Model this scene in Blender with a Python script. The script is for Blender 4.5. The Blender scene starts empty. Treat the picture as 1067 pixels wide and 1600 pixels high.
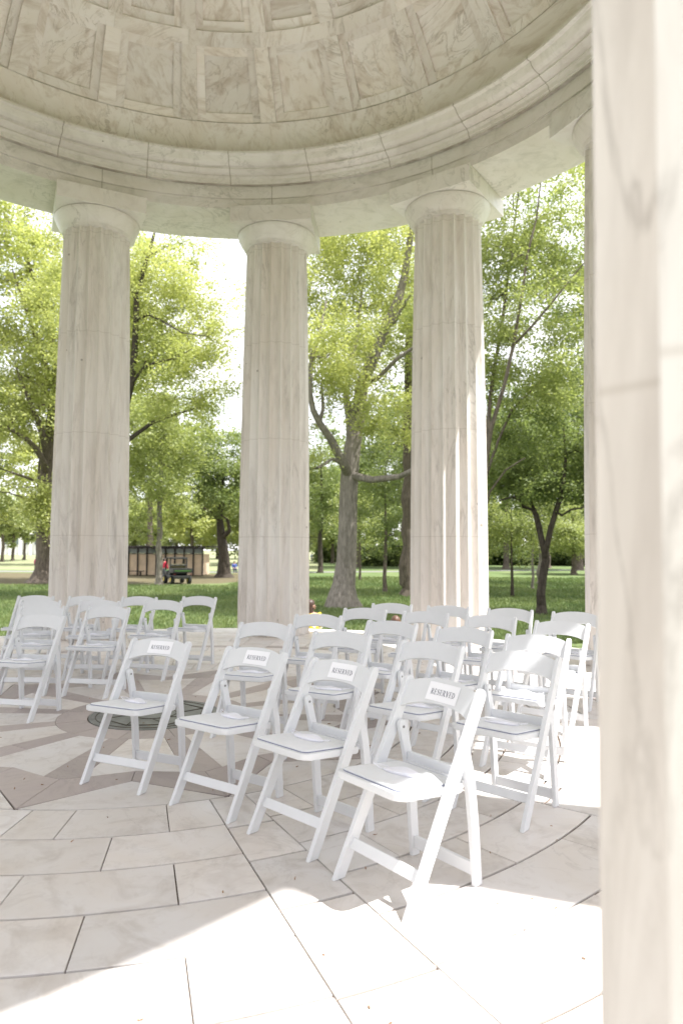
import bpy, bmesh, math, random
import numpy as np
from mathutils import Vector, Matrix
PI = math.pi
R = math.radians
random.seed(7)
rng = np.random.default_rng(11)
sc = bpy.context.scene
col = sc.collection

# ------------------------------------------------------------------ camera
F, PITCH, ROLL, EYE = 1075.3, 0.0549, 0.0044, 1.333
cd = bpy.data.cameras.new('camera'); cam = bpy.data.objects.new('camera', cd); col.objects.link(cam)
sc.camera = cam
cd.sensor_fit = 'VERTICAL'; cd.sensor_height = 36.0; cd.sensor_width = 24.0
cd.lens = F / 1600 * 36.0
cd.clip_start = 0.05; cd.clip_end = 3000
fwd = Vector((0, math.cos(PITCH), math.sin(PITCH))); up = Vector((0, -math.sin(PITCH), math.cos(PITCH))); rt = Vector((1, 0, 0))
dn = -up
r1 = rt * math.cos(ROLL) - dn * math.sin(ROLL)
d1 = rt * math.sin(ROLL) + dn * math.cos(ROLL)
M = Matrix(((r1.x, -d1.x, -fwd.x), (r1.y, -d1.y, -fwd.y), (r1.z, -d1.z, -fwd.z))).to_4x4()
M.translation = Vector((0, 0, EYE))
cam.matrix_world = M
cd.dof.use_dof = True; cd.dof.focus_distance = 4.2; cd.dof.aperture_fstop = 2.4

def at(u, v, Y):
    """point at distance Y (metres ahead) seen at (u, v) of the photograph"""
    d = r1 * ((u - 533.5) / F) + d1 * ((v - 800) / F) + fwd
    return Vector((0, 0, EYE)) + d * (Y / d.y)

# ------------------------------------------------------------------ helpers
def tag(o, label=None, cat=None, group=None, kind=None):
    if label: o['label'] = label
    if cat: o['category'] = cat
    if group: o['group'] = group
    if kind: o['kind'] = kind
    return o
def empty(name, loc=(0, 0, 0), rz=0.0):
    o = bpy.data.objects.new(name, None); o.empty_display_size = 0.2
    o.location = loc; o.rotation_euler = (0, 0, rz); col.objects.link(o); return o
def obj(name, bm, m, parent=None, smooth=False, angle=None):
    me = bpy.data.meshes.new(name)
    bmesh.ops.recalc_face_normals(bm, faces=bm.faces[:])
    bm.to_mesh(me); bm.free()
    o = bpy.data.objects.new(name, me); col.objects.link(o)
    if m: me.materials.append(m)
    if smooth:
        me.polygons.foreach_set('use_smooth', [True] * len(me.polygons))
        if angle is not None:
            me.set_sharp_from_angle(angle=R(angle))
    if parent: o.parent = parent
    return o
def copy_tree(o, parent=None):
    c = o.copy(); col.objects.link(c)
    if parent: c.parent = parent
    for ch in list(o.children): copy_tree(ch, c)
    return c
def npmesh(name, V, Fq, m, parent=None, smooth=False, n=4):
    me = bpy.data.meshes.new(name)
    V = np.asarray(V, dtype=np.float32); Fq = np.asarray(Fq, dtype=np.int32)
    me.vertices.add(len(V)); me.vertices.foreach_set('co', V.ravel())
    me.loops.add(Fq.size); me.loops.foreach_set('vertex_index', Fq.ravel())
    me.polygons.add(len(Fq)); me.polygons.foreach_set('loop_start', np.arange(0, Fq.size, n, dtype=np.int32))
    try: me.polygons.foreach_set('loop_total', np.full(len(Fq), n, dtype=np.int32))
    except Exception: pass
    me.update(calc_edges=True)
    if smooth: me.polygons.foreach_set('use_smooth', np.ones(len(Fq), dtype=bool))
    o = bpy.data.objects.new(name, me); col.objects.link(o); me.materials.append(m)
    if parent: o.parent = parent
    return o
def box(bm, c, s, rz=0, bev=0.0, rot=None):
    r = bmesh.ops.create_cube(bm, size=1.0)
    vs = r['verts']
    Mx = Matrix.Translation(c) @ (rot if rot else Matrix.Rotation(rz, 4, 'Z')) @ Matrix.Diagonal((s[0], s[1], s[2], 1))
    bmesh.ops.transform(bm, matrix=Mx, verts=vs)
    if bev:
        es = list({e for v in vs for e in v.link_edges})
        bmesh.ops.bevel(bm, geom=es, offset=bev, segments=2, affect='EDGES', profile=0.5)
def tube(bm, pts, rad, n=8, cap=True):
    pts = [Vector(p) for p in pts]
    if not hasattr(rad, '__len__'): rad = [rad] * len(pts)
    rings = []; prev = None
    for i, p in enumerate(pts):
        t = (pts[min(i + 1, len(pts) - 1)] - pts[max(i - 1, 0)]).normalized()
        if prev is None:
            a = t.orthogonal().normalized()
        else:
            a = (prev - t * prev.dot(t)).normalized()
        prev = a; b = t.cross(a)
        rings.append([bm.verts.new(p + (a * math.cos(2 * PI * k / n) + b * math.sin(2 * PI * k / n)) * rad[i]) for k in range(n)])
    for i in range(len(rings) - 1):
        for k in range(n):
            bm.faces.new((rings[i][k], rings[i][(k + 1) % n], rings[i + 1][(k + 1) % n], rings[i + 1][k]))
    if cap:
        bm.faces.new(rings[0][::-1]); bm.faces.new(rings[-1])
def prism(bm, outline, vec, bev=0.0, seg=2):
    """outline: list of 3D points (planar), extruded by vec"""
    vec = Vector(vec)
    a = [bm.verts.new(Vector(p)) for p in outline]; b = [bm.verts.new(Vector(p) + vec) for p in outline]
    n = len(a); fs = [bm.faces.new(a[::-1]), bm.faces.new(b)]
    for i in range(n): bm.faces.new((a[i], a[(i + 1) % n], b[(i + 1) % n], b[i]))
    if bev:
        es = [e for f in fs for e in f.edges]
        bmesh.ops.bevel(bm, geom=es, offset=bev, segments=seg, affect='EDGES', profile=0.5)
def lathe(bm, prof, n=96, closed=False, a0=0.0, a1=2 * PI):
    full = abs(a1 - a0 - 2 * PI) < 1e-6
    m = n if full else n + 1
    rings = []
    for (r, z) in prof:
        rings.append([bm.verts.new((r * math.sin(a0 + (a1 - a0) * k / n), r * math.cos(a0 + (a1 - a0) * k / n), z)) for k in range(m)])
    pr = list(range(len(prof) - 1)) + ([len(prof) - 1] if closed else [])
    for i in pr:
        j = (i + 1) % len(prof)
        for k in range(n):
            bm.faces.new((rings[i][k], rings[i][(k + 1) % m], rings[j][(k + 1) % m], rings[j][k]))
    return rings

# ------------------------------------------------------------------ materials
class NT:
    def __init__(s, m):
        m.use_nodes = True; s.t = m.node_tree; s.t.nodes.clear()
        s.out = s.n('ShaderNodeOutputMaterial')
    def n(s, kind, **kw):
        nd = s.t.nodes.new(kind)
        for k, v in kw.items(): setattr(nd, k, v)
        return nd
    def l(s, a, b): s.t.links.new(a, b)
    def val(s, inp, x):
        if hasattr(x, 'is_linked') or isinstance(x, bpy.types.NodeSocket): s.l(x, inp)
        else: inp.default_value = x
    def math(s, op, a, b=0.0, c=0.0, clamp=False):
        nd = s.n('ShaderNodeMath', operation=op, use_clamp=clamp)
        s.val(nd.inputs[0], a); s.val(nd.inputs[1], b); s.val(nd.inputs[2], c); return nd.outputs[0]
    def mix(s, f, a, b, blend='MIX'):
        nd = s.n('ShaderNodeMix', data_type='RGBA', blend_type=blend)
        s.val(nd.inputs['Factor'], f)
        for i, x in ((6, a), (7, b)):
            if isinstance(x, bpy.types.NodeSocket): s.l(x, nd.inputs[i])
            else: nd.inputs[i].default_value = (*x, 1) if len(x) == 3 else x
        return nd.outputs[2]
    def noise(s, vec, scale, detail=4.0, rough=0.55, dist=0.0):
        nd = s.n('ShaderNodeTexNoise'); s.l(vec, nd.inputs['Vector'])
        nd.inputs['Scale'].default_value = scale; nd.inputs['Detail'].default_value = detail
        nd.inputs['Roughness'].default_value = rough; nd.inputs['Distortion'].default_value = dist
        return nd.outputs['Fac'], nd.outputs['Color']
    def ramp(s, f, stops):
        nd = s.n('ShaderNodeValToRGB'); s.l(f, nd.inputs[0])
        e = nd.color_ramp.elements
        while len(e) < len(stops): e.new(0.5)
        for i, (p, c) in enumerate(stops):
            e[i].position = p; e[i].color = (c, c, c, 1) if not hasattr(c, '__len__') else (*c, 1)
        return nd.outputs[0]
    def mapping(s, vec, scale=(1, 1, 1), rot=(0, 0, 0), loc=None):
        nd = s.n('ShaderNodeMapping'); s.l(vec, nd.inputs['Vector'])
        nd.inputs['Scale'].default_value = scale; nd.inputs['Rotation'].default_value = rot
        if loc is not None:
            if isinstance(loc, bpy.types.NodeSocket): s.l(loc, nd.inputs['Location'])
            else: nd.inputs['Location'].default_value = loc
        return nd.outputs[0]
    def bump(s, h, strength=0.3, dist=0.01):
        nd = s.n('ShaderNodeBump'); s.l(h, nd.inputs['Height'])
        nd.inputs['Strength'].default_value = strength; nd.inputs['Distance'].default_value = dist
        return nd.outputs[0]
    def bsdf(s, colr, rough=0.5, normal=None, spec=0.5, metal=0.0, **kw):
        nd = s.n('ShaderNodeBsdfPrincipled')
        if isinstance(colr, bpy.types.NodeSocket): s.l(colr, nd.inputs['Base Color'])
        else: nd.inputs['Base Color'].default_value = (*colr, 1)
        s.val(nd.inputs['Roughness'], rough)
        nd.inputs['Specular IOR Level'].default_value = spec; nd.inputs['Metallic'].default_value = metal
        if normal: s.l(normal, nd.inputs['Normal'])
        s.l(nd.outputs[0], s.out.inputs[0]); return nd

def plain(name, c, rough=0.5, var=0.08, scale=8.0, spec=0.5, metal=0.0, bump=0.0):
    m = bpy.data.materials.new(name); t = NT(m)
    tc = t.n('ShaderNodeTexCoord').outputs['Object']
    f, _ = t.noise(tc, scale, 4)
    k = t.ramp(f, [(0.3, 1 - var), (0.7, 1 + var)])
    colr = t.mix(1.0, c, k, 'MULTIPLY')
    nrm = t.bump(f, bump, 0.01) if bump else None
    t.bsdf(colr, rough, nrm, spec, metal); return m

def marble(name, base, vein, tan, vscale=1.0, vdir=(0, 0, 0), stretch=(1, 1, 1), veinamt=0.5, random_src='object',
           joints=None, rough=0.45, var=0.06, spots=0.0, stain=0.35, tile_rot=0.0):
    m = bpy.data.materials.new(name); t = NT(m)
    tcn = t.n('ShaderNodeTexCoord'); tc = tcn.outputs['Object']
    if random_src == 'object': rnd = t.n('ShaderNodeObjectInfo').outputs['Random']
    else: rnd = t.n('ShaderNodeNewGeometry').outputs['Random Per Island']
    off = t.n('ShaderNodeCombineXYZ')
    t.l(t.math('MULTIPLY', rnd, 37.0), off.inputs[0]); t.l(t.math('MULTIPLY', rnd, 91.0), off.inputs[1]); t.l(t.math('MULTIPLY', rnd, 53.0), off.inputs[2])
    add = t.n('ShaderNodeVectorMath', operation='ADD'); t.l(tc, add.inputs[0]); t.l(off.outputs[0], add.inputs[1])
    vec = add.outputs[0]
    if tile_rot:
        vr = t.n('ShaderNodeVectorRotate', rotation_type='Z_AXIS'); t.l(vec, vr.inputs['Vector'])
        t.l(t.math('MULTIPLY', t.math('SUBTRACT', rnd, 0.5), tile_rot), vr.inputs['Angle']); vec = vr.outputs[0]
    v2 = t.mapping(vec, stretch, vdir)
    # broad warm / cool clouds
    f1, _ = t.noise(v2, 0.9 * vscale, 5, 0.6, 0.6)
    f2, _ = t.noise(v2, 2.6 * vscale, 6, 0.62, 1.4)
    # thin veins: ridge of a distorted noise
    f3, _ = t.noise(v2, 1.7 * vscale, 8, 0.6, 1.3)
    ridge = t.math('ABSOLUTE', t.math('SUBTRACT', f3, 0.5))
    vmask = t.ramp(ridge, [(0.0, 1.0), (0.007, 0.6), (0.022, 0.0)])
    f4, _ = t.noise(vec, 0.7 * vscale, 3)
    vgate = t.ramp(f4, [(0.42, 0.0), (0.62, 1.0)])
    f5, _ = t.noise(v2, 5.5 * vscale, 6, 0.7, 0.8)
    c = t.mix(t.ramp(f1, [(0.35, 0.0), (0.7, 1.0)]), base, tan)
    c = t.mix(t.math('MULTIPLY', t.ramp(f2, [(0.5, 0.0), (0.75, 1.0)]), stain), c, vein)
    c = t.mix(t.math('MULTIPLY', t.math('MULTIPLY', vmask, vgate), veinamt), c, tuple(x * 0.62 for x in vein))
    streak = t.math('MULTIPLY', t.ramp(f5, [(0.55, 0.0), (0.72, 1.0)]), stain * 0.55)
    c = t.mix(streak, c, vein)
    if spots:
        sp = t.n('ShaderNodeTexVoronoi'); t.l(t.mapping(tc, (1, 1, 1)), sp.inputs['Vector']); sp.inputs['Scale'].default_value = 5.0
        g, _ = t.noise(tc, 1.3, 2)
        sm = t.math('MULTIPLY', t.math('LESS_THAN', sp.outputs['Distance'], 0.085), t.math('GREATER_THAN', g, 0.60))
        c = t.mix(t.math('MULTIPLY', sm, spots), c, (0.13, 0.09, 0.06))
    kk = t.math('MULTIPLY_ADD', rnd, 2 * var, 1 - var)
    cmb = t.n('ShaderNodeCombineColor'); [t.l(kk, cmb.inputs[i]) for i in range(3)]
    c = t.mix(1.0, c, cmb.outputs[0], 'MULTIPLY')
    if joints: c = joints(t, tc, c)
    h, _ = t.noise(tc, 60, 3)
    hh = t.math('ADD', t.math('MULTIPLY', h, 0.4), t.math('MULTIPLY', f2, 0.6))
    t.bsdf(c, rough, t.bump(hh, 0.25, 0.004), 0.4)
    return m

def wob(t, tc, s, amt):
    f, _ = t.noise(tc, s, 3); return t.math('MULTIPLY', t.math('SUBTRACT', f, 0.5), amt)
def line_mask(t, x, w):      # 1 where |x|<w
    a = t.math('ABSOLUTE', x); return t.math('SUBTRACT', 1.0, t.math('DIVIDE', a, w), clamp=True)
JC = (0.22, 0.17, 0.125)
def col_joints(t, tc, c):
    sx = t.n('ShaderNodeSeparateXYZ'); t.l(tc, sx.inputs[0]); z = t.math('ADD', sx.outputs[2], wob(t, tc, 3.0, 0.008))
    zz = t.math('SUBTRACT', t.math('MODULO', t.math('ADD', z, 0.7635), 1.527), 0.7635)
    gate = t.math('GREATER_THAN', z, 0.5)
    mk = t.math('MULTIPLY', t.math('MULTIPLY', line_mask(t, zz, 0.009), gate), 0.34)
    return t.mix(mk, c, (0.34, 0.29, 0.24))
def ring_joints(period, phase, rr, width=0.012, zlines=()):
    def fn(t, tc, c):
        sx = t.n('ShaderNodeSeparateXYZ'); t.l(tc, sx.inputs[0])
        a = t.math('ARCTAN2', sx.outputs[0], sx.outputs[1])
        p = R(period)
        x = t.math('SUBTRACT', t.math('MODULO', t.math('ADD', a, 2 * PI * 2 - R(phase) + p / 2), p), p / 2)
        x = t.math('ADD', t.math('MULTIPLY', x, rr), wob(t, tc, 9.0, 0.02))
        mk = line_mask(t, x, width)
        for (zl, w, amt) in zlines:
            br, _ = t.noise(tc, 2.2, 3)
            z = t.math('ADD', t.math('SUBTRACT', sx.outputs[2], zl), wob(t, tc, 7.0, 0.01))
            lm = t.math('MULTIPLY', line_mask(t, z, w), t.ramp(br, [(0.4, amt * 0.35), (0.6, amt)]))
            mk = t.math('MAXIMUM', mk, lm)
        return t.mix(t.math('MULTIPLY', mk, 0.8), c, JC)
    return fn

WARM = (0.63, 0.585, 0.52); TAN = (0.71, 0.655, 0.62); VEIN = (0.46, 0.42, 0.38)
M_col = marble('column_marble', (0.78, 0.755, 0.73), (0.44, 0.395, 0.36), (0.67, 0.61, 0.555), 1.0, (0.0, R(13), 0), (2.0, 2.0, 0.26), 0.45, 'object', col_joints, stain=0.6, spots=0.5)
M_cap = marble('capital_marble', (0.79, 0.76, 0.75), VEIN, TAN, 1.0, (0, 0, 0), (1, 1, 1), 0.5, 'object', stain=0.35, spots=0.4)
M_arch = marble('architrave_marble', (0.81, 0.765, 0.765), (0.46, 0.43, 0.40), TAN, 1.0, (0, 0, 0), (1, 1, 1.6), 0.5, 'object',
                ring_joints(30, 0, 4.95, 0.010, ((6.87, 0.006, 0.5),)), stain=0.55, spots=0.5)
M_corn = marble('cornice_marble', (0.81, 0.77, 0.765), VEIN, TAN, 1.0, (0, 0, 0), (1, 1, 1.8), 0.4, 'object',
                ring_joints(15, 7.5, 4.7, 0.011, ((7.060, 0.011, 0.95), (7.160, 0.006, 0.5), (7.228, 0.005, 0.4))), stain=0.4, spots=0.7)
M_dome = marble('dome_marble', (0.87, 0.82, 0.825), (0.52, 0.42, 0.36), (0.81, 0.735, 0.70), 0.95, (0.5, 0.3, 0.0), (0.35, 1.7, 1.5), 0.5, 'island', stain=0.85, var=0.09, tile_rot=6.28)
M_slab = marble('floor_marble', (0.68, 0.655, 0.64), (0.46, 0.41, 0.37), (0.62, 0.565, 0.51), 1.6, (0, 0, 0), (1, 1, 1), 0.25, 'island', rough=0.5, stain=0.75, var=0.08, tile_rot=0.8)
M_mauve = marble('mauve_marble', (0.40, 0.345, 0.33), (0.30, 0.25, 0.24), (0.43, 0.375, 0.345), 2.2, (0, 0, 0), (1, 2.5, 1), 0.3, 'island', rough=0.5, stain=0.5, var=0.10, tile_rot=6.28)
M_grout = plain('grout', (0.13, 0.10, 0.08), 0.9, 0.25, 12)
M_white = plain('white_resin', (0.70, 0.71, 0.725), 0.42, 0.012, 20, 0.4)
M_pad = plain('white_vinyl', (0.75, 0.76, 0.78), 0.5, 0.02, 14, 0.4, bump=0.1)
M_gap_shade = plain('navy_gap_shade', (0.26, 0.27, 0.36), 0.5, 0.1)  # shade of the gap round the seat pad, put in as colour
M_card = plain('white_card', (0.90, 0.90, 0.93), 0.6, 0.01)
M_ink = plain('navy_ink', (0.022, 0.022, 0.075), 0.6, 0.05)
M_cloth = plain('white_mask_cloth', (0.86, 0.86, 0.92), 0.8, 0.03, 30)
M_steel = plain('steel', (0.25, 0.25, 0.25), 0.4, 0.1, 8, 0.5, 0.8)
M_bronze = plain('bronze_patina', (0.18, 0.185, 0.17), 0.45, 0.35, 7, 0.5, 0.3, 0.3)
M_bronze_d = plain('bronze_dark', (0.085, 0.075, 0.055), 0.5, 0.3, 12, 0.5, 0.3)

def bark(name, c, dark, sc_=3.0):
    m = bpy.data.materials.new(name); t = NT(m)
    tc = t.n('ShaderNodeTexCoord').outputs['Object']
    v = t.mapping(tc, (sc_ * 2, sc_ * 2, sc_ * 0.35))
    f, _ = t.noise(v, 2.2, 6, 0.65, 0.8); g, _ = t.noise(tc, 0.8, 3)
    cc = t.mix(t.ramp(f, [(0.38, 0.0), (0.62, 1.0)]), dark, c)
    cc = t.mix(t.math('MULTIPLY', t.ramp(g, [(0.45, 0.0), (0.65, 1.0)]), 0.35), cc, tuple(x * 0.7 for x in c))
    t.bsdf(cc, 0.9, t.bump(f, 0.8, 0.05), 0.2); return m
M_bark_g = bark('grey_bark', (0.27, 0.24, 0.205), (0.13, 0.115, 0.095))
M_bark_d = bark('dark_bark', (0.085, 0.070, 0.055), (0.035, 0.028, 0.022))
M_bark_m = bark('brown_bark', (0.17, 0.14, 0.11), (0.075, 0.06, 0.05))

def leafmat(name, c1, c2, trans=0.5):
    m = bpy.data.materials.new(name); t = NT(m)
    rnd = t.n('ShaderNodeNewGeometry').outputs['Random Per Island']
    tc = t.n('ShaderNodeTexCoord').outputs['Object']
    f, _ = t.noise(tc, 0.35, 3)
    k = t.math('ADD', t.math('MULTIPLY', rnd, 0.6), t.math('MULTIPLY', t.ramp(f, [(0.35, 0.0), (0.65, 1.0)]), 0.4))
    c = t.mix(k, c1, c2)
    a = t.n('ShaderNodeBsdfPrincipled'); t.l(c, a.inputs['Base Color']); a.inputs['Roughness'].default_value = 0.45; a.inputs['Specular IOR Level'].default_value = 0.35
    b = t.n('ShaderNodeBsdfTranslucent'); cb = t.mix(1.0, c, (1.2, 1.2, 0.75), 'MULTIPLY'); t.l(cb, b.inputs[0])
    mx = t.n('ShaderNodeMixShader'); mx.inputs[0].default_value = trans
    t.l(a.outputs[0], mx.inputs[1]); t.l(b.outputs[0], mx.inputs[2]); t.l(mx.outputs[0], t.out.inputs[0]); return m
L_yel = leafmat('spring_yellow_leaf', (0.290, 0.336, 0.118), (0.520, 0.533, 0.241), 0.5)
L_lime = leafmat('spring_green_leaf', (0.215, 0.265, 0.095), (0.400, 0.430, 0.195), 0.5)
L_mid = leafmat('mid_green_leaf', (0.135, 0.185, 0.068), (0.275, 0.320, 0.135), 0.5)
L_dark = leafmat('dark_green_leaf', (0.085, 0.125, 0.045), (0.180, 0.225, 0.085), 0.45)
L_haze = leafmat('hazed_far_leaf', (0.305, 0.362, 0.178), (0.455, 0.478, 0.271), 0.45)  # distance haze put into a paler leaf colour

# ------------------------------------------------------------------ world and sun
AZ, EL = R(107.5), R(62.8)
w = bpy.data.worlds.new('World'); sc.world = w; w.use_nodes = True
nt = w.node_tree; nt.nodes.clear()
wo = nt.nodes.new('ShaderNodeOutputWorld'); bg = nt.nodes.new('ShaderNodeBackground'); sky = nt.nodes.new('ShaderNodeTexSky')
sky.sky_type = 'NISHITA'; sky.sun_disc = False; sky.sun_elevation = EL; sky.sun_rotation = AZ
sky.air_density = 1.0; sky.dust_density = 2.0; sky.ozone_density = 1.0
tcw = nt.nodes.new('ShaderNodeTexCoord'); nz = nt.nodes.new('ShaderNodeTexNoise'); nz.inputs['Scale'].default_value = 2.2; nz.inputs['Detail'].default_value = 7; nz.inputs['Roughness'].default_value = 0.6; nz.inputs['Distortion'].default_value = 0.4
mpw = nt.nodes.new('ShaderNodeMapping'); mpw.inputs['Scale'].default_value = (1, 1, 2.6); nt.links.new(tcw.outputs['Generated'], mpw.inputs[0]); nt.links.new(mpw.outputs[0], nz.inputs['Vector'])
rw = nt.nodes.new('ShaderNodeValToRGB'); rw.color_ramp.elements[0].position = 0.30; rw.color_ramp.elements[0].color = (0.55, 0.55, 0.55, 1); rw.color_ramp.elements[1].position = 0.62; nt.links.new(nz.outputs['Fac'], rw.inputs[0])
mw = nt.nodes.new('ShaderNodeMix'); mw.data_type = 'RGBA'; nt.links.new(rw.outputs[0], mw.inputs['Factor']); nt.links.new(sky.outputs[0], mw.inputs[6]); mw.inputs[7].default_value = (3.9, 3.85, 3.95, 1)
nt.links.new(mw.outputs[2], bg.inputs[0]); nt.links.new(bg.outputs[0], wo.inputs[0]); bg.inputs[1].default_value = 0.15
S = Vector((math.sin(AZ) * math.cos(EL), math.cos(AZ) * math.cos(EL), math.sin(EL)))
sd = bpy.data.lights.new('sun', 'SUN'); so = bpy.data.objects.new('sun', sd); col.objects.link(so)
sd.energy = 2.9; sd.angle = R(0.53); sd.color = (1.0, 0.98, 0.955)
so.rotation_euler = S.to_track_quat('Z', 'Y').to_euler(); so.location = (20, -10, 40)
sc.view_settings.view_transform = 'Standard'; sc.view_settings.look = 'None'; sc.view_settings.gamma = 1
sc.view_settings.exposure = 1.84
sc.render.engine = 'CYCLES'
sc.cycles.max_bounces = 8; sc.cycles.diffuse_bounces = 6; sc.cycles.transmission_bounces = 4; sc.cycles.transparent_max_bounces = 6

# ------------------------------------------------------------------ temple
PH = 0.0774; CX, CY, RC = -1.501, 5.659, 5.4525
GZ = -1.2
temple = empty('domed_temple', (CX, CY, 0), -PH)
tag(temple, 'round open white marble temple with fluted columns and a coffered dome', 'memorial')

# column (shaft), capital and abacus; local column origin on the floor
def shaft_r(z):
    s = z / 6.11
    return 0.572 - 0.055 * s - 0.022 * s * s + 0.012 * math.sin(PI * s)
def make_shaft():
    NF, K = 20, 7
    zs = [0.0, 0.012] + [6.186 * i / 28 for i in range(1, 29)]
    V = []; Fc = []
    nr = NF * K
    for z in zs:
        r = shaft_r(z)
        if z == 0.0: r -= 0.012
        for j in range(nr):
            a = 2 * PI * j / nr; u = (j % K) / K
            d = 0.34 * r * math.sin(PI / NF) * 2 * math.sin(PI * u) * 1.15
            V.append(((r - d) * math.sin(a), (r - d) * math.cos(a), z))
    for i in range(len(zs) - 1):
        for j in range(nr):
            Fc.append((i * nr + j, i * nr + (j + 1) % nr, (i + 1) * nr + (j + 1) % nr, (i + 1) * nr + j))
    return V, Fc
sv, sf = make_shaft()
def make_column(k):
    a = R(30) * k
    sh = npmesh('column', sv, sf, M_col, temple, True)
    sh.data.set_sharp_from_angle(angle=R(24))
    sh.location = (RC * math.sin(a), RC * math.cos(a), 0.0); sh.rotation_euler = (0, 0, -a)
    bm = bmesh.new()
    rn = shaft_r(6.186)
    # fluted necking above the joint, annulets, echinus
    prof = [(rn - 0.06, 6.183), (rn + 0.004, 6.186), (rn + 0.018, 6.190), (rn + 0.018, 6.200), (rn + 0.012, 6.203), (rn + 0.028, 6.212), (rn + 0.028, 6.222), (rn + 0.022, 6.225),
            (rn + 0.040, 6.236), (rn + 0.072, 6.285), (rn + 0.106, 6.345), (rn + 0.130, 6.395), (rn + 0.141, 6.425), (rn + 0.138, 6.448), (rn + 0.125, 6.456)]
    lathe(bm, prof, 72)
    cp = obj('capital', bm, M_cap, sh, True, 35)
    bm = bmesh.new(); box(bm, (0, 0, 6.584), (1.28, 1.28, 0.252), 0, 0.006)
    ab = obj('abacus', bm, M_cap, sh)
    return sh
c0 = make_column(0)
for k in range(1, 12):
    a = R(30) * k
    c = c0.copy(); col.objects.link(c); c.parent = temple
    c.location = (RC * math.sin(a), RC * math.cos(a), 0.0); c.rotation_euler = (0, 0, -a)
    if k == 5: c.location.x += 0.019      # the nearest shaft stands a little off the ring
    for ch in list(c0.children):
        d = ch.copy(); col.objects.link(d); d.parent = c

# entablature: architrave ring with soffit, exterior frieze and cornice
bm = bmesh.new()
lathe(bm, [(4.955, 6.713), (4.955, 6.866), (4.932, 6.868), (4.930, 7.055), (4.93, 7.30), (5.3, 7.36), (6.00, 7.36), (6.03, 7.25), (6.03, 6.713)], 144, True)
obj('architrave', bm, M_arch, temple, True, 30)
bm = bmesh.new()
lathe(bm, [(4.925, 7.058), (4.870, 7.060), (4.868, 7.088), (4.850, 7.092), (4.842, 7.130), (4.812, 7.152), (4.800, 7.154), (4.800, 7.168), (4.760, 7.170), (4.740, 7.176), (4.700, 7.196), (4.680, 7.200), (4.680, 7.226), (4.650, 7.228),
            (4.630, 7.232), (4.575, 7.252), (4.540, 7.285), (4.524, 7.318), (4.520, 7.322), (4.478, 7.324), (4.462, 7.330), (4.462, 7.362), (4.475, 7.366), (5.02, 7.366), (5.02, 7.31), (4.922, 7.30)], 144, True)
obj('inner_cornice', bm, M_corn, temple, True, 22)
bm = bmesh.new()
lathe(bm, [(5.2, 7.37), (6.02, 7.37), (6.02, 7.9), (6.15, 7.95), (6.45, 7.98), (6.48, 8.15), (6.40, 8.25), (5.9, 8.5), (5.2, 8.4)], 96, True)
obj('outer_cornice', bm, M_cap, temple, True, 30)
# dome: coffered inner shell (each coffer panel, step and rib an island of its own)
RS, ZC = 5.9, 4.19
def dp(az, el, off=0.0):
    r = RS + off
    return Vector((r * math.cos(el) * math.sin(az), r * math.cos(el) * math.cos(az), ZC + r * math.sin(el)))
def patch(bm, a0, a1, e0, e1, off=0.0, off2=None, na=4, ne=3):
    """spherical patch; if off2 given the patch is a wall along one edge"""
    g = [[bm.verts.new(dp(R(a0 + (a1 - a0) * i / na), R(e0 + (e1 - e0) * j / ne), off)) for i in range(na + 1)] for j in range(ne + 1)]
    for j in range(ne):
        for i in range(na):
            bm.faces.new((g[j][i], g[j][i + 1], g[j + 1][i + 1], g[j + 1][i]))
def wall_a(bm, az, e0, e1, o0, o1, ne=3):
    p = [bm.verts.new(dp(R(az), R(e0 + (e1 - e0) * j / ne), o0)) for j in range(ne + 1)]
    q = [bm.verts.new(dp(R(az), R(e0 + (e1 - e0) * j / ne), o1)) for j in range(ne + 1)]
    for j in range(ne): bm.faces.new((p[j], p[j + 1], q[j + 1], q[j]))
def wall_e(bm, el, a0, a1, o0, o1, na=4):
    p = [bm.verts.new(dp(R(a0 + (a1 - a0) * j / na), R(el), o0)) for j in range(na + 1)]
    q = [bm.verts.new(dp(R(a0 + (a1 - a0) * j / na), R(el), o1)) for j in range(na + 1)]
    for j in range(na): bm.faces.new((p[j], p[j + 1], q[j + 1], q[j]))
bm = bmesh.new()
rows = [(38.8, 48.2), (50.0, 58.4), (60.2, 67.4), (69.0, 74.8)]
e_prev = 31.2
gp = 0.045
for k in range(12):       # plain course under the coffers
    patch(bm, 30 * k, 30 * k + 30, e_prev, 38.8 - gp, 0, None, 10, 4)
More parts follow.
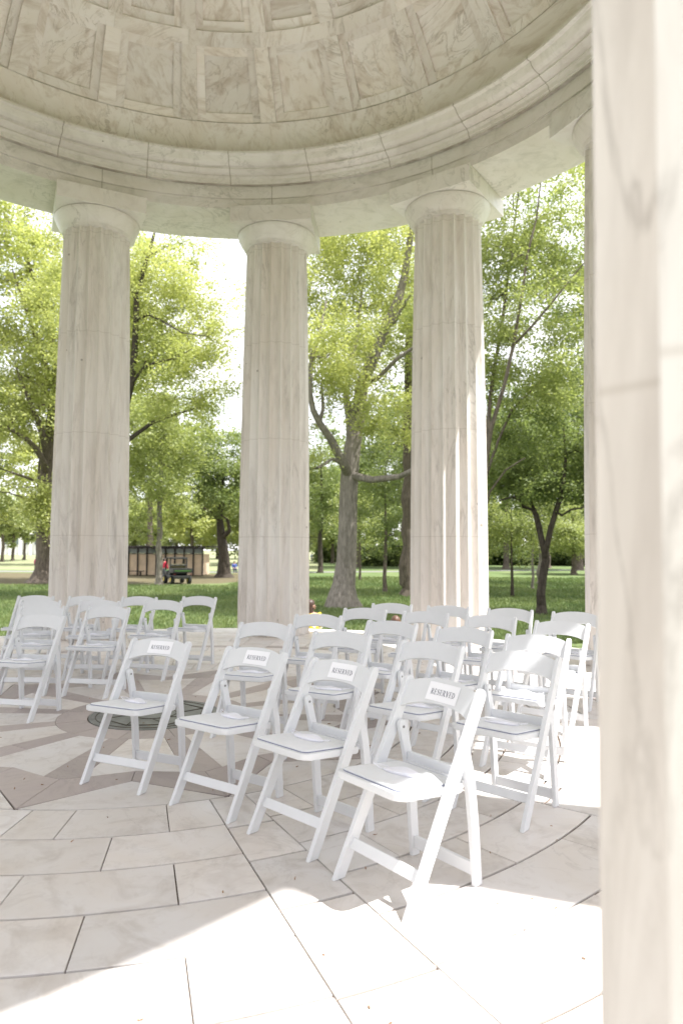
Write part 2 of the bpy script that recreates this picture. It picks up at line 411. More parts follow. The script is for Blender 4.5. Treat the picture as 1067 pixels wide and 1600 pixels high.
for ri, (e0, e1) in enumerate(rows):
    hw, hi = 6.0, 4.45
    di = 1.15
    s1, s2 = 0.042, 0.084
    for k in range(24):
        ac = 7.5 + 15 * k
        A0, A1, B0, B1 = ac - hw, ac + hw, ac - hi, ac + hi
        # meridian rib piece to the next coffer
        patch(bm, A1, A0 + 15, e0, e1, 0, None, 2, 4)
        # outer recess walls
        wall_a(bm, A0, e0, e1, 0, s1); wall_a(bm, A1, e0, e1, 0, s1); wall_e(bm, e0, A0, A1, 0, s1); wall_e(bm, e1, A0, A1, 0, s1)
        # step frame
        patch(bm, A0, B0, e0, e1, s1, None, 1, 3); patch(bm, B1, A1, e0, e1, s1, None, 1, 3)
        patch(bm, B0, B1, e0, e0 + di, s1); patch(bm, B0, B1, e1 - di, e1, s1)
        wall_a(bm, B0, e0 + di, e1 - di, s1, s2); wall_a(bm, B1, e0 + di, e1 - di, s1, s2)
        wall_e(bm, e0 + di, B0, B1, s1, s2); wall_e(bm, e1 - di, B0, B1, s1, s2)
        patch(bm, B0, B1, e0 + di, e1 - di, s2)
    nxt = rows[ri + 1][0] if ri + 1 < len(rows) else 78.0
    for k in range(24):   # parallel rib
        patch(bm, 15 * k + gp, 15 * k + 15, e1, nxt, 0, None, 5, 2)
for k in range(12): patch(bm, 30 * k, 30 * k + 30, 78.0, 89.95, 0, None, 6, 4)
M_dome_o = obj('dome', bm, M_dome, temple)
bm = bmesh.new()      # outer dome skin
pr = [(6.3 * math.cos(R(e)), 3.6 + 6.3 * math.sin(R(e)) * 1.0) for e in range(46, 90, 4)] + [(0.02, 3.6 + 6.3)]
pr = [(5.75, 8.2), (5.6, 8.45)] + [(RS * 1.055 * math.cos(R(e)), ZC + RS * 1.055 * math.sin(R(e))) for e in (46, 52, 58, 64, 70, 76, 82, 87, 89.8)]
lathe(bm, pr, 72); obj('dome_roof', bm, M_cap, temple, True, 40)
# podium wall and steps outside (a strip of bright steps shows at the far edge)
bm = bmesh.new()
lathe(bm, [(6.10, -0.03), (6.10, -0.26), (6.36, -0.26), (6.36, -0.50), (6.62, -0.50), (6.62, -0.74), (6.88, -0.74), (6.88, -0.98), (7.14, -0.98), (7.14, -1.3)], 144)
obj('podium_steps', bm, M_cap, temple, False)

# ------------------------------------------------------------------ floor: every slab its own block with open joints
def inset(poly, d):
    n = len(poly); out = []
    A = sum(poly[i][0] * poly[(i + 1) % n][1] - poly[(i + 1) % n][0] * poly[i][1] for i in range(n))
    s = 1 if A > 0 else -1
    for i in range(n):
        p0, p1, p2 = Vector(poly[i - 1]), Vector(poly[i]), Vector(poly[(i + 1) % n])
        d0 = (p1 - p0).normalized(); d2 = (p2 - p1).normalized()
        n0 = Vector((-d0.y, d0.x)) * s; n2 = Vector((-d2.y, d2.x)) * s
        b = (n0 + n2); L = b.length
        if L < 1e-4: out.append(p1 + n0 * d); continue
        b /= L; out.append(p1 + b * (d / max(0.35, b.dot(n0))))
    return out
def pol(r, th): return (r * math.sin(R(th)), r * math.cos(R(th)))
def cell(r0, r1, t0, t1):
    n = max(2, int((t1 - t0) * r1 / 2.5))
    return [pol(r0, t0 + (t1 - t0) * i / n) for i in range(n + 1)] + [pol(r1, t1 - (t1 - t0) * i / n) for i in range(n + 1)]
def slab(bm, poly, gap=0.0035, z=0.0):
    z += random.uniform(-0.0006, 0.0006)
    tx, ty = random.uniform(-.0006, .0006), random.uniform(-.0006, .0006)
    pts = inset(poly, gap)
    cxx = sum(p[0] for p in pts) / len(pts); cyy = sum(p[1] for p in pts) / len(pts)
    top = [bm.verts.new((p[0], p[1], z + tx * (p[0] - cxx) + ty * (p[1] - cyy))) for p in pts]
    p2 = inset(poly, gap - 0.0012 if gap > .002 else gap)
    mid = [bm.verts.new((p[0], p[1], z - 0.0015)) for p in p2]
    bot = [bm.verts.new((p[0], p[1], z - 0.022)) for p in p2]
    bm.faces.new(top); n = len(top)
    for i in range(n):
        bm.faces.new((top[i], mid[i], mid[(i + 1) % n], top[(i + 1) % n])); bm.faces.new((mid[i], bot[i], bot[(i + 1) % n], mid[(i + 1) % n]))
floor_root = empty('marble_floor', (CX, CY, 0), -PH); tag(floor_root, kind='structure')
bl = bmesh.new(); bmv = bmesh.new()
for k in range(12):
    o = 30 * k
    sh = lambda L: [pol(r, t + o) for (r, t) in L]
    slab(bmv, cell(0.515, 0.747, o, o + 30), 0.002)
    slab(bl, [pol(0.747, o + 5.4 + (24.6 - 5.4) * i / 6) for i in range(7)] + sh([(1.56, 25.7), (1.465, 15), (1.56, 4.3)]), 0.0025)
    slab(bmv, [pol(0.747, o - 5.4 + 10.8 * i / 3) for i in range(4)] + sh([(1.16, 4.7), (1.16, -4.7)]), 0.002)
    slab(bmv, sh([(1.16, -4.7), (1.16, 4.7), (1.56, 4.3), (1.60, 0), (1.56, -4.3)]), 0.002)
    slab(bmv, sh([(1.465, 15), (1.56, 4.3), (1.60, 0), (2.06, 0), (1.65, 15)]), 0.002)
    slab(bmv, sh([(1.465, 15), (1.65, 15), (2.06, 30), (1.60, 30), (1.56, 25.7)]), 0.002)
    slab(bl, [pol(1.65, o + 15)] + [pol(2.061, o + 0.3 + 29.4 * i / 10) for i in range(11)], 0.0025)
radii = [2.066, 2.428, 2.775, 3.125, 3.472, 3.822]
far_r = radii + [3.98, 4.42, 4.86, 5.35, 5.84, 6.12]
near_r = radii + [4.185, 4.55, 5.0, 5.42, 5.84, 6.12]
for k in range(12):
    o = 30 * k
    far = (k <= 2 or k >= 9)
    rr = far_r if far else near_r
    for i in range(len(rr) - 1):
        r0, r1_ = rr[i], rr[i + 1]; s0, s1 = 2.7 + o, 27.3 + o
        bmx = bmv if (far and i == 5) else bl  # one ring darker, on the far half only
        if i % 2 == 0: cuts = [s0, 8.9 + o, 21.2 + o, s1]
        else: cuts = [s0, 15 + o, s1]
        if i >= 6: cuts = [s0, 9.6 + o, 19.8 + o, s1] if i % 2 == 0 else [s0, 6 + o, 15 + o, 24 + o, s1]
        for a, b in zip(cuts[:-1], cuts[1:]):
            g = random.choice((0.0034, 0.0038, 0.0042, 0.0050))
            slab(bmx, cell(r0 + 0.0038, r1_ - 0.0038, a, b), g)
    # radial strip on each column axis
    bounds = [2.066]; 
    while bounds[-1] < 5.7: bounds.append(bounds[-1] + random.uniform(0.42, 0.62))
    bounds[-1] = 6.12
    if k == 5: bounds = [2.066, 2.48, 2.86, 3.29, 3.84, 4.4, 4.95, 5.5, 6.12]
    for a, b in zip(bounds[:-1], bounds[1:]): slab(bl, cell(a + 0.004, b - 0.004, o - 2.7, o + 2.7), 0.0052)
obj('pale_slabs', bl, M_slab, floor_root); obj('mauve_slabs', bmv, M_mauve, floor_root)
bm = bmesh.new(); lathe(bm, [(6.09, -0.30), (6.09, -0.009), (0.01, -0.009)], 96); obj('grout_bed', bm, M_grout, floor_root)
# bronze medallion
med = empty('bronze_medallion', (CX, CY, 0), -PH); tag(med, 'round dark green bronze medallion set in the centre of the floor star', 'medallion')
bm = bmesh.new(); lathe(bm, [(0.508, -0.01), (0.508, 0.003), (0.495, 0.005), (0.49, 0.001), (0.01, 0.001)], 64); obj('disc', bm, M_bronze, med, True, 30)
bm = bmesh.new()
for k in range(8):
    a0, a1 = 45 * k + 12, 45 * k + 57
    p, q = pol(0.40, a0), pol(0.40, a1)
    tube(bm, [(p[0], p[1], 0.003), (q[0], q[1], 0.003)], 0.005, 6)
    q = pol(0.17, a0 + 22); tube(bm, [(p[0], p[1], 0.003), (q[0], q[1], 0.003)], 0.004, 6)
for rr_ in (0.455, 0.17):
    tube(bm, [(*pol(rr_, 6 * i), 0.0025) for i in range(61)], 0.004, 6)
obj('relief_lines', bm, M_bronze_d, med, True)

# ------------------------------------------------------------------ chairs
PB = 0.529     # rake of the posts: back distance per metre of height
def L3(l, b, z): return Vector((l, b, z))     # chair local: x = side, y = backwards, z = up (front faces -y)
def side_outline(center, hw, top_round=True, bottom_flat=True, n=7):
    """closed outline in the side plane around a centre line (list of (b,z)) from foot to top"""
    pts = [Vector(p) for p in center]
    Lf, Rg = [], []
    for i, p in enumerate(pts):
        t = (pts[min(i + 1, len(pts) - 1)] - pts[max(i - 1, 0)]).normalized(); nn = Vector((t.y, -t.x))
        if i == 0 and bottom_flat:
            kx = hw / max(0.2, abs(nn.x)); Lf.append(p - Vector((kx, 0)) * (1 if nn.x > 0 else -1)); Rg.append(p + Vector((kx, 0)) * (1 if nn.x > 0 else -1))
        else: Lf.append(p - nn * hw); Rg.append(p + nn * hw)
    t = (pts[-1] - pts[-2]).normalized(); nn = Vector((t.y, -t.x))
    arc = [pts[-1] + nn * hw * math.cos(PI * i / n) + t * hw * math.sin(PI * i / n) for i in range(1, n)]
    return Rg + arc + Lf[::-1]
def make_chair():
    root = empty('folding_chair')
    for s in (-1, 1):
        bm = bmesh.new()
        ol = side_outline([(0, 0), (PB * 0.4, 0.4), (PB * 0.752, 0.752)], 0.0245)
        prism(bm, [(s * 0.205 - 0.0115, p[0], p[1]) for p in ol], (0.023, 0, 0), 0.004)
        obj('post', bm, M_white, root)
        bm = bmesh.new()
        ol = side_outline([(0.404, 0), (0.386, 0.226), (0.362, 0.43), (0.325, 0.575)], 0.021)
        prism(bm, [(s * 0.176 - 0.011, p[0], p[1]) for p in ol], (0.022, 0, 0), 0.0035)
        o = obj('leg', bm, M_white, root)
        bm = bmesh.new(); tube(bm, [(s * 0.163, 0.327, 0.565), (s * 0.196, 0.327, 0.565)], 0.006, 8); obj('bolt', bm, M_steel, o)
    # backrest slat, arched, curved
    bm = bmesh.new()
    NL, NZ = 14, 6
    def slat(l, v, off):
        u = l / 0.197; top = 0.778 - 0.022 * u * u - 0.006 * u ** 4; bot = 0.681 - 0.018 * u * u - 0.016 * u ** 4
        z = bot + (top - bot) * v; b = PB * (z) + 0.020 * (1 - u * u) - 0.002
        return Vector((l, b + off, z - off * 0.5))
    for off in (-0.007, 0.007):
        g = [[bm.verts.new(slat(-0.197 + 0.394 * i / NL, j / NZ, off)) for i in range(NL + 1)] for j in range(NZ + 1)]
        if off < 0: gf = g
        else: gb = g
        for j in range(NZ):
            for i in range(NL): bm.faces.new((g[j][i], g[j][i + 1], g[j + 1][i + 1], g[j + 1][i]))
    for i in range(NL):
        for j in (0, NZ): bm.faces.new((gf[j][i], gf[j][i + 1], gb[j][i + 1], gb[j][i]))
    obj('backrest', bm, M_white, root, True, 40)
    # front and rear stretchers
    bm = bmesh.new(); box(bm, (0, PB * 0.128, 0.128), (0.388, 0.016, 0.045), 0, 0.003, Matrix.Rotation(-math.atan(PB), 4, 'X')); obj('stretcher', bm, M_white, root)
    bm = bmesh.new(); box(bm, (0, 0.396, 0.062), (0.332, 0.016, 0.052), 0, 0.003); obj('stretcher', bm, M_white, root)
    bm = bmesh.new(); box(bm, (0, 0.357, 0.437), (0.332, 0.018, 0.042), 0, 0.003); box(bm, (0, 0.344, 0.405), (0.330, 0.02, 0.03), 0, 0.003); obj('seat_rail', bm, M_white, root)
    # seat: rounded board sloping to the back, vinyl pad, navy sheet as shade in the gap round it
    def rrect(hx, y0, y1, r, n=5):
        P = []
        for (cx_, cy_, a0) in ((hx - r, y0 + r, -90), (hx - r, y1 - r, 0), (-hx + r, y1 - r, 90), (-hx + r, y0 + r, 180)):
            for i in range(n + 1):
                a = R(a0 + 90 * i / n); P.append((cx_ + r * math.cos(a), cy_ + r * math.sin(a)))
        return P
    zt = lambda y: 0.447 - 0.10 * (y + 0.03)
    bm = bmesh.new(); prism(bm, [(x, y, zt(y) - 0.029) for x, y in rrect(0.189, -0.035, 0.33, 0.035)], (0, 0, 0.029), 0.006, 3); seat = obj('seat', bm, M_white, root, True, 40)
    bm = bmesh.new(); prism(bm, [(x, y, zt(y) + 0.0004) for x, y in rrect(0.1712, -0.0172, 0.3112, 0.028)], (0, 0, 0.0042)); obj('pad_gap_shade', bm, M_gap_shade, seat)
    bm = bmesh.new(); prism(bm, [(x, y, zt(y) + 0.0030) for x, y in rrect(0.1695, -0.0155, 0.3095, 0.027)], (0, 0, 0.007), 0.003, 3); obj('pad', bm, M_pad, seat, True, 40)
    return root, slat
chair0, slat_fn = make_chair()

# serif capitals as pen strokes (for the RESERVED cards)
def ribbon(bm, pts, wd, T):
    n = len(pts); a = []; b = []
    for i, p in enumerate(pts):
        q0 = Vector(pts[max(i - 1, 0)]); q1 = Vector(pts[min(i + 1, n - 1)]); t = (q1 - q0).normalized(); nn = Vector((-t.y, t.x)); ww = wd[i] / 2 if hasattr(wd, '__len__') else wd / 2
        a.append(bm.verts.new(T(*(Vector(p) + nn * ww)))); b.append(bm.verts.new(T(*(Vector(p) - nn * ww))))
    for i in range(n - 1): bm.faces.new((a[i], a[i + 1], b[i + 1], b[i]))
def glyph(bm, ch, x0, T):
    TT = lambda x, y: T(x0 + x, y)
    th, tn = 0.125, 0.034
    def stem(x, y0=0.0, y1=1.0): ribbon(bm, [(x, y0), (x, y1)], th, TT)
    def serif(x, y, w_=0.26): ribbon(bm, [(x - w_ / 2, y), (x + w_ / 2, y)], tn, TT)
    if ch in 'RED':
        stem(0.17); serif(0.17, 0.027); serif(0.17, 0.973)
    if ch == 'E':
        for y, x1 in ((0.027, 0.62), (0.5, 0.50), (0.973, 0.58)): ribbon(bm, [(0.17, y), (x1, y)], tn, TT)
        for x, y0, y1 in ((0.61, 0.0, 0.27), (0.57, 0.74, 1.0), (0.49, 0.38, 0.62)): ribbon(bm, [(x, y0), (x, y1)], 0.05, TT)
        return 0.70
    if ch == 'D':
        P = [(0.17 + 0.52 * math.sin(PI * i / 14), 0.5 + 0.473 * math.cos(PI * i / 14)) for i in range(15)]
        ribbon(bm, P, [tn + (th - tn + 0.02) * math.sin(PI * i / 14) ** 1.5 for i in range(15)], TT); return 0.86
    if ch == 'R':
        P = [(0.22 + 0.33 * math.sin(PI * i / 12), 0.735 + 0.238 * math.cos(PI * i / 12)) for i in range(13)]
        ribbon(bm, P, [tn + (th - tn) * math.sin(PI * i / 12) ** 1.5 for i in range(13)], TT)
        ribbon(bm, [(0.33, 0.49), (0.70, 0.02)], [0.12, 0.16], TT); serif(0.72, 0.027, 0.2); return 0.82
    if ch == 'S':
        P = [(0.52, 0.80), (0.47, 0.92), (0.34, 0.972), (0.19, 0.93), (0.12, 0.80), (0.15, 0.67), (0.30, 0.55), (0.45, 0.43), (0.52, 0.29), (0.49, 0.13), (0.36, 0.03), (0.20, 0.04), (0.10, 0.12), (0.07, 0.22)]
        W = [0.05, 0.05, 0.055, 0.08, 0.12, 0.15, 0.17, 0.17, 0.14, 0.10, 0.06, 0.055, 0.05, 0.05]
        ribbon(bm, P, W, TT); ribbon(bm, [(0.52, 0.72), (0.52, 0.99)], 0.045, TT); ribbon(bm, [(0.075, 0.01), (0.075, 0.29)], 0.045, TT); return 0.66
    if ch == 'V':
        ribbon(bm, [(0.12, 0.98), (0.41, 0.0)], 0.155, TT); ribbon(bm, [(0.68, 0.98), (0.43, 0.02)], 0.06, TT); serif(0.12, 0.973, 0.27); serif(0.68, 0.973, 0.22); return 0.82
    return 0.7
def make_card(dx, tilt):
    cw, chh = 0.174, 0.078
    def place(x, y, off):      # x,y in card plane metres, centred
        xr = x * math.cos(tilt) - y * math.sin(tilt) + dx; yr = x * math.sin(tilt) + y * math.cos(tilt)
        z = 0.728 + yr * 0.90; u = xr / 0.197
        b = PB * z + 0.020 * (1 - u * u) - 0.002 - 0.007
        return Vector((xr, b - off, z - off * 0.4 + 0.003))
    bm = bmesh.new(); NX = 8
    for off in (0.0045, 0.0035):
        g = [[bm.verts.new(place(-cw / 2 + cw * i / NX, -chh / 2 + chh * j / 2, off)) for i in range(NX + 1)] for j in range(3)]
        for j in range(2):
            for i in range(NX): bm.faces.new((g[j][i], g[j][i + 1], g[j + 1][i + 1], g[j + 1][i]))
        if off > 0.004: ga = g
    for j in (0, 2):
        for i in range(NX): bm.faces.new((ga[j][i], ga[j][i + 1], g[j][i + 1], g[j][i]))
    for i in (0, NX):
        for j in range(2): bm.faces.new((ga[j][i], ga[j + 1][i], g[j + 1][i], g[j][i]))
    txt = bmesh.new(); Hh = 0.0245; tot = 0
    tmp = bmesh.new(); x = 0
    for chx in 'RESERVED': x += glyph(tmp, chx, x, lambda a, b: Vector((a, b, 0))) + 0.07
    tmp.free(); tot = x; x = 0
    for chx in 'RESERVED': x += glyph(txt, chx, x, lambda a, b: place((a - tot / 2) * Hh * 0.86 + 0.002, (b - 0.5) * Hh, 0.0056)) + 0.07
    return bm, txt

def make_mask(seed):
    """folded pleated cloth mask lying flat with two loose ear loops"""
    rd = random.Random(seed)
    bm = bmesh.new(); nx, ny = 12, 7; Wd, Dp = 0.18, 0.082
    g = []
    for top in (1, 0):
        gg = []
        for j in range(ny + 1):
            row = []
            for i in range(nx + 1):
                u, v_ = i / nx - 0.5, j / ny - 0.5
                x = u * Wd * (1 - 0.12 * abs(v_) * 2) ; y = v_ * Dp * (1 - 0.45 * (abs(u) * 2) ** 3)
                z = 0.004 + (0.010 * math.exp(-(u * 2.4) ** 2) + 0.0025 * math.sin(j * PI + 1) + 0.003 * math.sin(7 * u + 3 * v_ + seed)) * top
                row.append(bm.verts.new((x, y, max(0.0008, z if top else 0.0008))))
            gg.append(row)
        g.append(gg)
    for gg in g:
        for j in range(ny):
            for i in range(nx): bm.faces.new((gg[j][i], gg[j][i + 1], gg[j + 1][i + 1], gg[j + 1][i]))
    for i in range(nx):
        for j in (0, ny): bm.faces.new((g[0][j][i], g[0][j][i + 1], g[1][j][i + 1], g[1][j][i]))
    for j in range(ny):
        for i in (0, nx): bm.faces.new((g[0][j][i], g[0][j + 1][i], g[1][j + 1][i], g[1][j][i]))
    lps = []
    for s in (-1, 1):
        lp = bmesh.new(); lps.append(lp)
        pts = [Vector((s * 0.078, 0.02, 0.004))]
        a = rd.uniform(-0.5, 0.5)
        for i in range(1, 9):
            tt = i / 9; ang = PI * tt
            pts.append(Vector((s * (0.078 + 0.058 * math.sin(ang)), 0.02 * math.cos(ang) + 0.02 * math.sin(ang) * a * 2, 0.004 + 0.018 * math.sin(ang) * rd.uniform(0.3, 1))))
        pts.append(Vector((s * 0.078, -0.02, 0.004)))
        tube(lp, pts, 0.0016, 5)
    return bm, lps
masks = []
for sd_ in range(3):
    b_, l_ = make_mask(sd_)
    root = obj('face_mask', b_, M_cloth, None, True); [obj('ear_loop', q_, M_cloth, root, True) for q_ in l_]
    masks.append(root)

# name: x, y between the front feet, yaw (deg), label
CH = {
 'a': (-3.604, 7.743, -3), 'b': (-3.22, 7.048, 1), 'c': (-2.89, 6.323, 0), 'd': (-2.581, 5.404, -12.9),
 'e': (-3.033, 7.71, -8), 'f': (-2.605, 7.049, -2), 'g': (-2.30, 6.258, -10.6), 'h': (-2.41, 7.659, -10.2),
 'i': (-2.001, 7.093, -12.4), 'j': (-1.77, 7.746, -16.3),
 'R1': (-1.270, 3.914, -24.1), 'R2': (-0.702, 3.564, -34.9), 'R3': (-0.267, 3.179, -44.3), 'R4': (0.12, 2.71, -51.7),
 'S1': (-0.714, 4.894, -20.7), 'S2': (-0.183, 4.339, -28.6), 'S3': (0.297, 3.873, -38.6), 'S4': (0.723, 3.492, -42.1),
 'T1': (-0.338, 5.571, -21.5), 'T2': (0.183, 5.053, -32.3), 'T3': (0.654, 4.649, -35.2), 'T4': (1.041, 4.222, -37.7),
 'U1': (0.064, 6.224, -24.5), 'U2': (0.574, 5.894, -28.3), 'U3': (1.092, 5.562, -28.1), 'U4': (1.476, 5.123, -39.4),
 'V1': (0.38, 6.819, -21.9), 'V2': (0.89, 6.559, -26.5), 'V3': (1.43, 6.269, -27.5), 'V4': (1.90, 5.93, -34),
}
WH = {
 'a': 'farthest back in the column at the left edge',
 'b': 'second from the back in the left edge column',
 'c': 'third from the back in the left edge column',
 'd': 'foremost in the column at the left edge',
 'e': 'farthest of three lined up before the leftmost stone column',
 'f': 'middle of three lined up before the leftmost stone column',
 'g': 'foremost of three lined up before the leftmost stone column',
 'h': 'in the back row just right of the leftmost column',
 'i': 'second to last on the aisle side of left block',
 'j': 'in the back row beside the aisle, against grass',
 'R1': 'leftmost of four with a reserved card, by the medallion',
 'R2': 'second from left of four with a reserved card',
 'R3': 'third from left of four with a reserved card',
 'R4': 'nearest the camera, rightmost of four with reserved cards',
 'S1': 'leftmost in the row right behind the reserved four',
 'S2': 'second from left in the row behind the reserved four',
 'S3': 'third from left in the row behind the reserved four',
 'S4': 'rightmost in the row behind the reserved four',
 'T1': 'leftmost in the third row of the right block',
 'T2': 'second from left in third row of right block',
 'T3': 'third from left in third row of right block',
 'T4': 'rightmost in the sunlit third row of right block',
 'U1': 'leftmost in the fourth row of the right block',
 'U2': 'second from left in fourth row of right block',
 'U3': 'third from left in fourth row of right block',
 'U4': 'rightmost in the fourth row of the right block',
 'V1': 'leftmost in the last row, brown haired head behind it',
 'V2': 'in the last row before the half sunlit column',
 'V3': 'in the last row, just right of half sunlit column',
 'V4': 'in the last row, half hidden by the nearest column',
}
first = True
mi = 0
for nm, (x, y, yaw) in CH.items():
    ch = chair0 if first else copy_tree(chair0)
    first = False
    a = R(yaw)
    ch.location = (x, y, 0.0006); ch.rotation_euler = (0, 0, a)
    tag(ch, 'white folding chair ' + WH[nm], 'chair', 'white folding chairs in the right block' if nm[0] in 'RSTUV' else 'white folding chairs in the left block')
    if nm[0] == 'R':
        dxs = {'R1': (0.004, R(0)), 'R2': (0.012, R(0)), 'R3': (0.004, R(0)), 'R4': (0.008, R(-1))}[nm]
        cb, tb = make_card(*dxs)
        cdo = obj('reserved_card', cb, M_card, ch); obj('lettering', tb, M_ink, cdo)
    # mask lying on the pad
    rm = random.Random(nm)
    mk = masks[mi] if mi < 3 else copy_tree(masks[mi % 3])
    mi += 1
    lx, ly = rm.uniform(-0.03, 0.03), rm.uniform(0.17, 0.23)
    if nm == 'R4': lx, ly = 0.0, 0.17
    slope = -math.atan(0.10)
    Mx = Matrix.Translation((x, y, 0)) @ Matrix.Rotation(a, 4, 'Z') @ Matrix.Translation((lx, ly, 0.447 - 0.10 * (ly + 0.03) + 0.0112)) @ Matrix.Rotation(slope, 4, 'X') @ Matrix.Rotation(rm.uniform(-0.35, 0.35), 4, 'Z')
    mk.matrix_world = Mx
    tag(mk, 'folded white face mask on chair ' + WH[nm], 'face mask', 'white face masks on the chair seats')

# dry catkins and leaf scraps on the floor
lt = bmesh.new()
rl = random.Random(3)
for i in range(420):
    th = rl.uniform(0, 2 * PI); rr_ = 5.7 * math.sqrt(rl.random()); x, y = rr_ * math.sin(th), rr_ * math.cos(th)
    n = rl.randint(3, 5); L = rl.uniform(0.006, 0.022); a = rl.uniform(0, 6.28); pts = []
    for j in range(n):
        pts.append(Vector((x, y, 0.004 + rl.uniform(0, 0.002)))); a += rl.uniform(-0.9, 0.9); x += L / n * math.cos(a) * 1.5; y += L / n * math.sin(a) * 1.5
    tube(lt, pts, [rl.uniform(0.001, 0.0032) for _ in pts], 4)
lo = obj('leaf_litter', lt, plain('dry_catkin', (0.26, 0.15, 0.08), 0.8, 0.4, 3), None); lo.location = (CX, CY, 0); tag(lo, 'scattered dry brown catkins and leaf scraps on the marble floor', 'litter', None, 'stuff')

# ------------------------------------------------------------------ ground
def ground_mat():
    m = bpy.data.materials.new('lawn_ground'); t = NT(m)
    g = t.n('ShaderNodeNewGeometry').outputs['Position']; sx = t.n('ShaderNodeSeparateXYZ'); t.l(g, sx.inputs[0])
    X, Y = sx.outputs[0], sx.outputs[1]
    f1, _ = t.noise(g, 0.35, 4, 0.6); f2, _ = t.noise(g, 3.0, 5, 0.7); f3, _ = t.noise(g, 18, 3, 0.7)
    c = t.mix(t.ramp(f1, [(0.35, 0.0), (0.65, 1.0)]), (0.090, 0.140, 0.050), (0.165, 0.200, 0.085))
    c = t.mix(t.math('MULTIPLY', t.ramp(f2, [(0.5, 0.0), (0.75, 1.0)]), 0.5), c, (0.15, 0.15, 0.08))
    c = t.mix(t.math('MULTIPLY', t.ramp(f3, [(0.5, 0.0), (0.7, 1.0)]), 0.45), c, (0.035, 0.062, 0.022))
    # bare trodden earth on the left between the trees
    fd, _ = t.noise(t.mapping(g, (0.5, 1, 1)), 0.22, 4, 0.6)
    yy = t.math('DIVIDE', t.math('ABSOLUTE', t.math('SUBTRACT', Y, 61.0)), 12.0)
    xx = t.math('MULTIPLY', t.math('MAXIMUM', t.math('ADD', X, 9.0), 0.0), 0.25)
    dm = t.math('SUBTRACT', t.math('ADD', 1.45, t.math('MULTIPLY', t.math('SUBTRACT', fd, 0.5), 2.2)), t.math('ADD', yy, xx))
    dmask = t.ramp(dm, [(0.35, 0.0), (0.6, 1.0)])
    c = t.mix(t.math('MULTIPLY', dmask, 0.8), c, t.mix(f2, (0.09, 0.066, 0.046), (0.155, 0.118, 0.08)))
    # pale dry far field
    far = t.math('MULTIPLY', t.math('GREATER_THAN', Y, 82.0), t.math('LESS_THAN', t.math('ADD', X, t.math('MULTIPLY', Y, 0.03)), 0.0))
    c = t.mix(t.math('MULTIPLY', far, 0.8), c, (0.25, 0.26, 0.15))
    t.bsdf(c, 0.95, t.bump(f3, 0.6, 0.05), 0.1); return m
bm = bmesh.new()
box(bm, (0, 600, GZ - 0.5), (2400, 1400, 1.0)); obj('ground', bm, ground_mat())
tag(bpy.data.objects['ground'], kind='structure')
bm = bmesh.new()
prev = None
for i in range(60):
    x = -120 + i * 4; yc = 77.5 + 1.2 * math.sin(x * 0.05) + (max(0, x + 5) * 0.35)
    a = bm.verts.new((x, yc - 1.9, GZ + 0.006)); b = bm.verts.new((x, yc + 1.9, GZ + 0.006))
    if prev: bm.faces.new((prev[0], a, b, prev[1]))
    prev = (a, b)
tag(obj('gravel_path', bm, plain('gravel', (0.19, 0.18, 0.175), 0.9, 0.1, 2)), kind='structure')
bm = bmesh.new()   # ring of stone paving around the podium
lathe(bm, [(7.0, GZ + 0.01), (9.2, GZ + 0.012), (9.2, GZ - 0.1)], 96); o = obj('stone_path', bm, plain('paving', (0.42, 0.40, 0.36), 0.8, 0.1, 2)); o.location = (CX, CY, 0); tag(o, kind='structure')

# grass blades standing in the lawn behind the temple
def grass():
    N = 150000
    y = 19 + 45 * rng.random(N) ** 1.5
    x = (rng.random(N) - 0.5) * 2 * (0.54 * y) 
    ok = (np.hypot(x - CX, y - CY) > 9.5)
    dirt = (y > 48) & (x < -8)
    ok &= ~dirt
    x, y = x[ok], y[ok]; n = len(x)
    h = (0.05 + 0.06 * rng.random(n)) * (0.8 + y / 60); wd = (0.012 + 0.014 * rng.random(n)) * (0.7 + y / 35)
    a = rng.random(n) * PI; lean = (rng.random((n, 2)) - 0.5) * 0.10
    P = np.stack([x, y, np.full(n, GZ)], 1)
    dx = np.stack([np.cos(a) * wd, np.sin(a) * wd, np.zeros(n)], 1)
    tip = P + np.stack([lean[:, 0], lean[:, 1], h], 1)
    V = np.stack([P - dx, P + dx, tip], 1).reshape(-1, 3)
    Fq = np.arange(3 * n).reshape(-1, 3)
    return npmesh('grass', V, Fq, leafmat('grass_blade', (0.085, 0.140, 0.048), (0.215, 0.255, 0.105), 0.3), None, False, 3)
tag(grass(), 'short green grass blades on the park lawn', 'grass', None, 'stuff')

